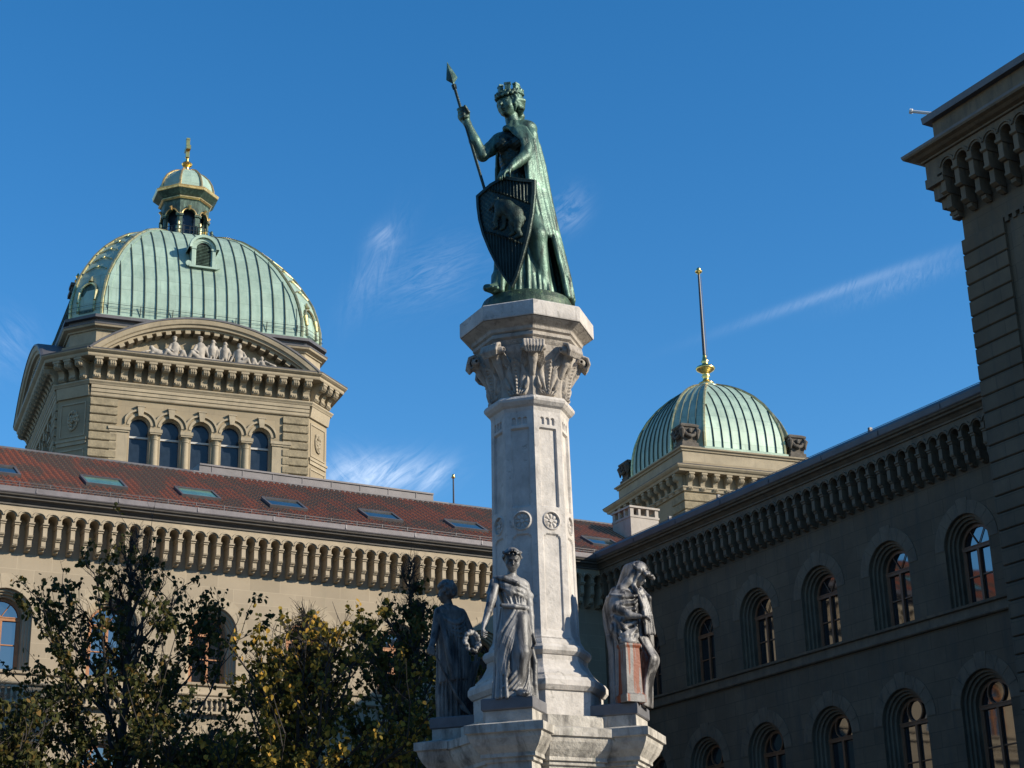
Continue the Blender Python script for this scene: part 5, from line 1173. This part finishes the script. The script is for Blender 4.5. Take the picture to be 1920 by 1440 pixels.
for i in range(4): v.chain([(-.20+.01*i,-.12,.98-.03*i),(-.13+.05*i,-.21,.84-.05*i),(-.02+.05*i,-.21,.78-.07*i)],[.026,.026,.016],.014)
drape(v,E2,(-58,1.20),(-20,1.22),(-75,.70),(-15,.66),4,.026,k=.025,seed=13)
drape(v,E2,(-205,.80),(-95,.74),(-205,.0),(-92,.0),8,.027,seed=14)
drape(v,E2,(20,1.25),(160,1.25),(20,.0),(160,.0),11,.022,seed=15)
v.chain([(-.13,-.10,.98),(-.19,-.08,.86),(-.14,-.12,.72)],[.05,.06,.035],.02)
for i in range(7): v.chain([(.08+.03*i,-.20+.012*i,.74-.02*i),(.14+.025*i,-.300+.026*i,.52-.02*i),(.10+.028*i,-.235+.022*i,.26),(.08+.03*i,-.21+.022*i,.0)],[.014,.018,.021,.026],.005)
for i in range(4): v.chain([(.12+.02*i,-.22,1.20),(.12+.03*i,-.255,1.0),(.14+.036*i,-.235,.80)],[.014,.020,.020],.005)
v.cap((-.09,.0,1.30),(.15,.02,1.29),.062,.06,.03); v.cap((.09,.0,1.32),(.13,-.07,1.43),.055,.05,.02)
v.chain([(-.12,-.03,1.24),(-.17,-.14,1.07),(-.08,-.235,.99),(.02,-.30,.965)],[.065,.06,.046,.030],.015); hand(v,(.02,-.30,.965),(1,-.3,-.15),(0,0,-1),.16,.55,side=-1)
v.chain([(.19,-.02,1.25),(.245,-.13,1.12),(.155,-.205,1.22)],[.055,.050,.032],.015); hand(v,(.15,-.205,1.225),(-.55,-.1,.8),(-.2,.9,.2),.15,1.3,side=1)
P=head(v,(.16,-.10,1.505),R(38),R(-30),.26)
b2=v.mesh('body',M['statueB'],F2)
v=Vol((-.30,-.32,.55),(.42,.34,1.76),.0098)      # veil
v.ell(P(0,-.07,.12),(.125,.13,.122),.02); v.ell(P(0,.30,-.08),(.088,.09,.14),.008,sub=True)
v.chain([P(-.40,-.10,.0),P(-.44,-.1,-.5),(-.06,-.05,1.30),(-.17,.0,1.20)],[.035,.045,.06,.05],.03)
v.chain([P(.38,.0,.05),P(.42,.05,-.45),(.24,-.17,1.22),(.26,-.12,.95),(.29,-.06,.70)],[.030,.035,.035,.05,.06],.025)
v.chain([P(-.34,.16,.0),P(-.36,.15,-.5),(.07,-.19,1.28),(.11,-.23,1.10),(.13,-.22,.95)],[.022,.028,.03,.035,.03],.015)
v.chain([P(0,-.45,.0),(.07,.10,1.30),(.04,.14,1.0),(.08,.13,.7)],[.08,.10,.12,.1],.05)
for i in range(5): v.chain([P(.30+.04*i,.05-.1*i,-.3),(.23+.012*i,-.15+.05*i,1.15),(.27+.01*i,-.12+.04*i,.70)],[.012,.018,.018],.006)
v.mesh('veil',M['statueB'],b2)
v=Vol((-.1,-.4,1.4),(.42,.2,1.80),.0085); rnd=random.Random(6)
for j in range(34):
    t=-1.9+3.8*j/33; c=P(math.sin(t)*.46,-.05+math.cos(t)*.46,.22+rnd.uniform(-.05,.07)); v.ell(c,[rnd.uniform(.014,.027)]*3,.004)
for j in range(9): v.ell(P(.09*j-.28,.46+.05*(j%3),.16+.05*(j%2)),[.024]*3,.006)
v.mesh('flower_garland',M['statueB'],b2)
# post with flaming bowl the mourner leans over
PT=thing('stone_altar','rust streaked stone post with a small bowl of flames under the veiled statue','altar',fpos(1.09,V0-.30-.24,3.207))
q=MB()
q.loft([[(-a,-b,z),(a,-b,z),(a,b,z),(-a,b,z)] for a,b,z in ((.135,.12,0),(.135,.12,.08),(.11,.095,.10),(.105,.09,.12),(.092,.08,.62),(.11,.095,.65),(.11,.095,.67))],True,True); q.build('post',M['rustp'],PT)
v=Vol((-.16,-.13,.60),(.17,.14,1.0),.0085); rnd=random.Random(3)
v.ell((0,0,.70),(.11,.09,.055),.01); v.cap((-.11,0,.735),(.11,0,.735),.025,.025,.01)
for j in range(16): a=rnd.uniform(0,6.28); r_=rnd.uniform(0,.075); v.chain([(r_*math.cos(a),r_*.7*math.sin(a),.73),(r_*math.cos(a)*1.3+rnd.uniform(-.03,.03),r_*.8*math.sin(a),.77),(r_*math.cos(a+.9)*1.5,r_*math.sin(a)*.8,.77+rnd.uniform(.0,.07))],[.034,.03,.014],.012)
v.mesh('bowl_of_flames',M['statueB'],PT)
# 3 harvester seen from behind on the left
F3=thing('stone_statue','dark stone figure with curly hair seen from behind, left of the column','statue',fpos(-1.0,V0+.30,3.205),0,'stone figures round the column')
v=Vol((-.40,-.34,-.02),(.42,.34,1.76),.0080)
E3=([0,.3,.55,.8,1.0,1.15,1.27,1.34],[.0,.0,.02,.02,.02,.01,.0,-.01],[0]*8,[.155,.17,.175,.175,.185,.19,.155,.09],[.13,.14,.14,.135,.125,.115,.10,.07])
body_core(v,E3)
drape(v,E3,(-165,1.30),(-150,1.12),(-35,1.28),(-35,1.02),5,.019,sag=.13,seed=22)
drape(v,E3,(-172,1.16),(-20,1.05),(-165,.42),(-22,.50),11,.024,seed=23)
drape(v,E3,(-190,.45),(0,.45),(-190,.02),(0,.02),11,.021,seed=24)
drape(v,E3,(15,1.2),(160,1.2),(15,.02),(160,.02),11,.022,seed=25)
v.chain([(-.165,-.06,1.20),(-.14,-.145,.90),(-.10,-.17,.62),(-.07,-.17,.44)],[.028,.034,.034,.022],.008)
v.cap((-.11,.0,1.27),(.14,.0,1.26),.062,.064,.03); v.cap((.0,.0,1.28),(-.035,.01,1.41),.055,.052,.02)
v.chain([(-.15,.0,1.25),(-.19,-.01,1.08),(-.235,-.04,.93),(-.31,-.10,.80)],[.058,.050,.043,.030],.015); v.ell((-.325,-.115,.765),(.040,.038,.048),.012)
for i in range(4): v.chain([(-.345+.0*i,-.145,.80-.026*i),(-.315,-.165,.79-.026*i),(-.285,-.15,.785-.026*i)],[.014,.014,.012],.003)
v.chain([(.17,.0,1.23),(.25,-.02,1.05),(.27,-.06,.88)],[.055,.048,.036],.015)
P=head(v,(-.045,-.0,1.495),R(-112),R(-8),.255)
v.chain([(-.02,.03,.4),(-.08,.05,.03)],[.08,.05],.03)
rnd=random.Random(31)
for i in range(26):
    a=rnd.uniform(0,6.28); r_=rnd.uniform(0,.10); v.chain([(.22+r_*.5*math.cos(a),.02+r_*math.sin(a),.0),(.21+r_*.6*math.cos(a),.0+r_*math.sin(a),.40),(.24+r_*1.3*math.cos(a),r_*1.2*math.sin(a),.70+rnd.uniform(-.05,.06))],[.022,.016,.020],.004)
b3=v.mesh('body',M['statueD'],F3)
v=Vol((-.26,-.22,1.36),(.22,.24,1.76),.0085); rnd=random.Random(12)
v.ell(P(0,-.08,.10),(.112,.115,.112),.01); v.ell(P(0,.27,-.08),(.08,.075,.11),.008,sub=True)
for j in range(130):
    t=rnd.uniform(-2.6,2.6)+math.pi*0; e=rnd.uniform(-.7,1.4); 
    if math.cos(t)>.45 and e<.45: continue
    v.ell(P(math.sin(t)*.45*math.cos(e),-.06+math.cos(t)*.45*math.cos(e),.06+.45*math.sin(e)),[rnd.uniform(.018,.03)]*3,.004)
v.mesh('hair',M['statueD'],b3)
RK=thing('stone_rake','stone rake held slanting down by the left statue','rake',fpos(-1.0,V0+.30,3.205))
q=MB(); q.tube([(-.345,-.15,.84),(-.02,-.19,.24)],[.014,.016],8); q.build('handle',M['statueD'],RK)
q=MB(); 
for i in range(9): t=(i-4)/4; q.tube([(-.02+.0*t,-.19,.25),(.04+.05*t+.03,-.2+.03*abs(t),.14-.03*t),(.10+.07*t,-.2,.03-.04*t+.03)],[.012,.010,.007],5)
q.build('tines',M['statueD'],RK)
# ------------------------------------------------------------------ carved group in the gable of the great tower
def gfig(v,x,z,s,kind,fl=1):
    y=-.45
    def p(a,b,c=0): return (x+fl*a*s,y+c,z+b*s)
    if kind=='man':      # seated, one knee raised, leaning on an arm
        v.chain([p(0,.15),p(.02,.5),p(0,.78)],[.20*s,.22*s,.22*s],.08); v.cap(p(0,.8),p(.02,1.0),.07*s,.06*s,.02); v.ell(p(.02,1.13,-.04),(.115*s,.12*s,.15*s),.01); v.ell(p(.03,1.24,-.05),(.14*s,.14*s,.05*s),.01)
        v.chain([p(.05,.15,-.1),p(.42,.42,-.25),p(.62,.05,-.1)],[.15*s,.10*s,.07*s],.03); v.chain([p(.05,.12,.0),p(.6,.16),p(1.1,.06)],[.17*s,.12*s,.08*s],.05)
        v.chain([p(-.2,.78),p(-.34,.45),p(-.5,.12)],[.085*s,.065*s,.05*s],.02); v.chain([p(.2,.78,-.1),p(.32,.55,-.2),p(.15,.42,-.3)],[.085*s,.065*s,.05*s],.02); v.chain([p(-.3,.1),p(0,.1,.1),p(.4,.05)],[.12*s,.15*s,.12*s],.05)
    if kind=='recline':
        v.chain([p(-.05,.45),p(.0,.25),p(.3,.15)],[.18*s,.17*s,.17*s],.06); v.ell(p(-.08,.78),(.12*s,.12*s,.15*s),.03)
        v.chain([p(.3,.15),p(.75,.28,-.1),p(1.1,.06)],[.16*s,.11*s,.07*s],.05); v.chain([p(.3,.12),p(.9,.10),p(1.5,.04),p(1.62,.1)],[.15*s,.10*s,.06*s,.05*s],.05)
        v.chain([p(-.2,.55),p(-.4,.3),p(-.3,.05)],[.08*s,.07*s,.06*s],.04); v.chain([p(.12,.55,-.1),p(.4,.4,-.2),p(.7,.33,-.2)],[.08*s,.06*s,.05*s],.04)
    if kind=='eagle':
        v.chain([p(0,.25),p(0,.6),p(.02,.85)],[.18*s,.20*s,.13*s],.05); v.ell(p(.03,1.05),(.12*s,.13*s,.12*s),.03); v.cap(p(.1,1.04),p(.22,.98),.05*s,.02*s,.02)
        for e in (-1,1): v.chain([p(e*.2,.75,.05),p(e*.30,.5,.05),p(e*.22,.1,.05)],[.09*s,.11*s,.05*s],.03)
        for e in (-1,1): v.cap(p(e*.08,.25,-.05),p(e*.1,.02,-.1),.07*s,.06*s,.03)
    if kind=='lion':
        v.chain([p(-.5,.3),p(0,.35),p(.35,.45)],[.22*s,.22*s,.24*s],.08); v.ell(p(.5,.62,-.1),(.17*s,.17*s,.17*s),.06); v.cap(p(.4,.3,-.1),p(.55,.05,-.2),.1*s,.08*s,.04); v.cap(p(-.5,.2,-.1),p(-.3,.05,-.2),.12*s,.08*s,.04)
v=Vol((-5.2,-1.15,39.05),(5.8,.0,41.7),.036)
v.chain([(-3.2,-.4,39.1),(0,-.4,39.3),(3.6,-.4,39.1)],[.10,.25,.10],.08); v.chain([(-.4,-.5,39.2),(1.0,-.5,39.2)],[.3,.3],.08)
gfig(v,-3.5,39.15,.8,'recline',-1); gfig(v,-3.0,39.2,.95,'lion',-1); gfig(v,-2.0,39.15,1.25,'man',-1); v.chain([(-1.75,-.5,39.2),(-1.5,-.6,39.7),(-1.2,-.5,39.3)],[.12,.16,.1],.05); gfig(v,-.35,39.15,1.40,'man',-1); gfig(v,.42,39.5,1.15,'eagle'); gfig(v,1.2,39.45,1.15,'eagle'); gfig(v,2.15,39.15,1.25,'man',1); v.chain([(3.0,-.5,39.2),(3.1,-.6,39.7),(3.4,-.5,39.3)],[.10,.15,.1],.05); gfig(v,3.75,39.15,1.0,'recline',1)
o=v.mesh('gable_sculpture',M['relief'],D1,None,0); o.location=(0,-W1-.10,0)
gs=o; me2=o.copy(); COL.objects.link(me2); me2.parent=D1; me2.location=(-W1-.10,0,0); me2.rotation_euler=(0,0,-math.pi/2)
# ------------------------------------------------------------------ trees
def tree(label,base,top,zc0,rad,seed,leafm,nleaf,leaf=.13,barefrac=0.0,lean=(0,0),dens=1.3):
    rnd=random.Random(seed); t=thing('tree',label,'tree',(base[0],base[1],GZ),0,'trees in front of the sunlit wing'); H=top-GZ
    wood=MB(); tw=MB(); LV=[];LF=[]; ln_=0
    tr=[Vector((lean[0]*i/10+rnd.uniform(-.05,.05)*(i>2),lean[1]*i/10+rnd.uniform(-.05,.05)*(i>2),H*i/10)) for i in range(11)]
    wood.tube(tr,[.20*(1-i/10)**.8+.012 for i in range(11)],8)
    def at(f): i=min(9,int(f*10)); return tr[i].lerp(tr[i+1],f*10-i)
    tips=[]
    nb=46
    for b in range(nb):
        f=(zc0-GZ)/H+(1-(zc0-GZ)/H)*(b/nb)**.9; p=at(min(.985,f)); az=b*2.399+rnd.uniform(-.3,.3)
        rel=(f-(zc0-GZ)/H)/(1-(zc0-GZ)/H); L_=rad*(math.sin(min(1,.28+rel*.85)*math.pi)**.8*.95+.15)*rnd.uniform(.75,1.1)*(1-.22*rel); up_=rnd.uniform(.35,.75)+rel*.75
        pts=[p]; d=Vector((math.cos(az),math.sin(az),up_)).normalized()
        for j in range(7):
            d=(d+Vector((rnd.uniform(-.22,.22),rnd.uniform(-.22,.22),rnd.uniform(-.05,.20)))).normalized(); pts.append(pts[-1]+d*L_/7)
        r0=.055*(1-rel*.6); wood.tube(pts,[r0*(1-j/7)+.007 for j in range(8)],5)
        for s_ in range(12):
            i=rnd.randint(1,6); q0=pts[i].lerp(pts[i+1],rnd.random()); d2=(d+Vector((rnd.uniform(-1,1),rnd.uniform(-1,1),rnd.uniform(-.5,.9)))).normalized(); L2=L_*rnd.uniform(.22,.42); pp=[q0]
            for j in range(4):
                d2=(d2+Vector((rnd.uniform(-.3,.3),rnd.uniform(-.3,.3),rnd.uniform(-.1,.28)))).normalized(); pp.append(pp[-1]+d2*L2/4)
            wood.tube(pp,[.013,.011,.009,.006,.003],4,cap=False)
            for s3 in range(4):
                i2=rnd.randint(0,3); a_=pp[i2].lerp(pp[i2+1],rnd.random()); d3=(d2+Vector((rnd.uniform(-1,1),rnd.uniform(-1,1),rnd.uniform(-.5,.9)))).normalized(); e_=a_+d3*rnd.uniform(.15,.42)
                m_=(a_+e_)/2+Vector((rnd.uniform(-.03,.03),)*3); wood.tube([a_,m_,e_],[.005,.004,.0025],3,cap=False); tips.append((a_,e_,rel))
            tips.append((pp[2],pp[4],rel))
    # leaves
    def add_leaf(c,sz):
        nonlocal ln_
        n_=Vector((rnd.gauss(0,1),rnd.gauss(0,1),rnd.gauss(0,.7)+.3)).normalized(); dn=Vector((rnd.gauss(0,.6),rnd.gauss(0,.6),-1)); a=(dn-n_*dn.dot(n_)).normalized(); b=n_.cross(a); cu=sz*rnd.uniform(-.25,.25)
        P_=[c,c+a*.25*sz+b*.46*sz+n_*cu*.5,c+a*.70*sz+b*.34*sz+n_*cu,c+a*1.05*sz+n_*cu*.6,c+a*.70*sz-b*.34*sz+n_*cu,c+a*.25*sz-b*.46*sz+n_*cu*.5,c+a*.6*sz-n_*.06*sz]
        LV.extend(tuple(x) for x in P_); LF.extend([(ln_,ln_+1,ln_+6),(ln_+1,ln_+2,ln_+6),(ln_+2,ln_+3,ln_+6),(ln_+3,ln_+4,ln_+6),(ln_+4,ln_+5,ln_+6),(ln_+5,ln_,ln_+6)]); ln_+=7
    cl={}
    good=[x for x in tips if rnd.random()<max(.04,min(1,((1-x[2])/(1-barefrac*.9))**dens))*(1 if x[2]<1-barefrac or rnd.random()<.2 else 0)]
    rnd.shuffle(good); k=0
    while k<nleaf:
        a_,e_,rel=good[int(len(good)*rnd.random()**1.25)]; 
        add_leaf(a_.lerp(e_,rnd.uniform(.1,1.1))+Vector((rnd.gauss(0,.05),rnd.gauss(0,.05),rnd.gauss(0,.05))),leaf*rnd.uniform(.5,1.3)); k+=1
    wood.build('trunk',M['bark'],t,recalc=False)
    me=bpy.data.meshes.new('crown'); me.from_pydata(LV,[],LF); me.materials.append(leafm); o=bpy.data.objects.new('crown',me); COL.objects.link(o); o.parent=t
    return t
def tp(az,dist): return (math.sin(R(az))*dist,math.cos(R(az))*dist)
tree('dark leafy tree at the left whose bare top twigs reach the cornice',tp(16.6,38),9.9,1.2,4.5,11,M['leafG'],13500,.105,.40,dens=1.9)
tree('yellow topped autumn tree in the middle of the three trees',tp(22.4,30),6.4,1.0,3.1,23,M['leafY'],13500,.088,.05,dens=1.3)
tree('thin dark green tree close to the left statue',tp(26.0,36.5),9.1,1.2,2.8,37,M['leafM'],11500,.10,.15,dens=1.4)
tree('dark tree cut by the left edge of the view',tp(12.4,36),6.3,.8,3.1,51,M['leafG'],11000,.11,.25,dens=1.2)
tree('low dark tree filling the gap between the left and the yellow topped tree',tp(19.4,33.5),4.8,.8,2.8,77,M['leafM'],11000,.10,.10,dens=1.0)
F1.scale=(1.05,1.05,1.06); F2.scale=(1.03,1.03,1.03); F3.scale=(1.03,1.03,1.03)
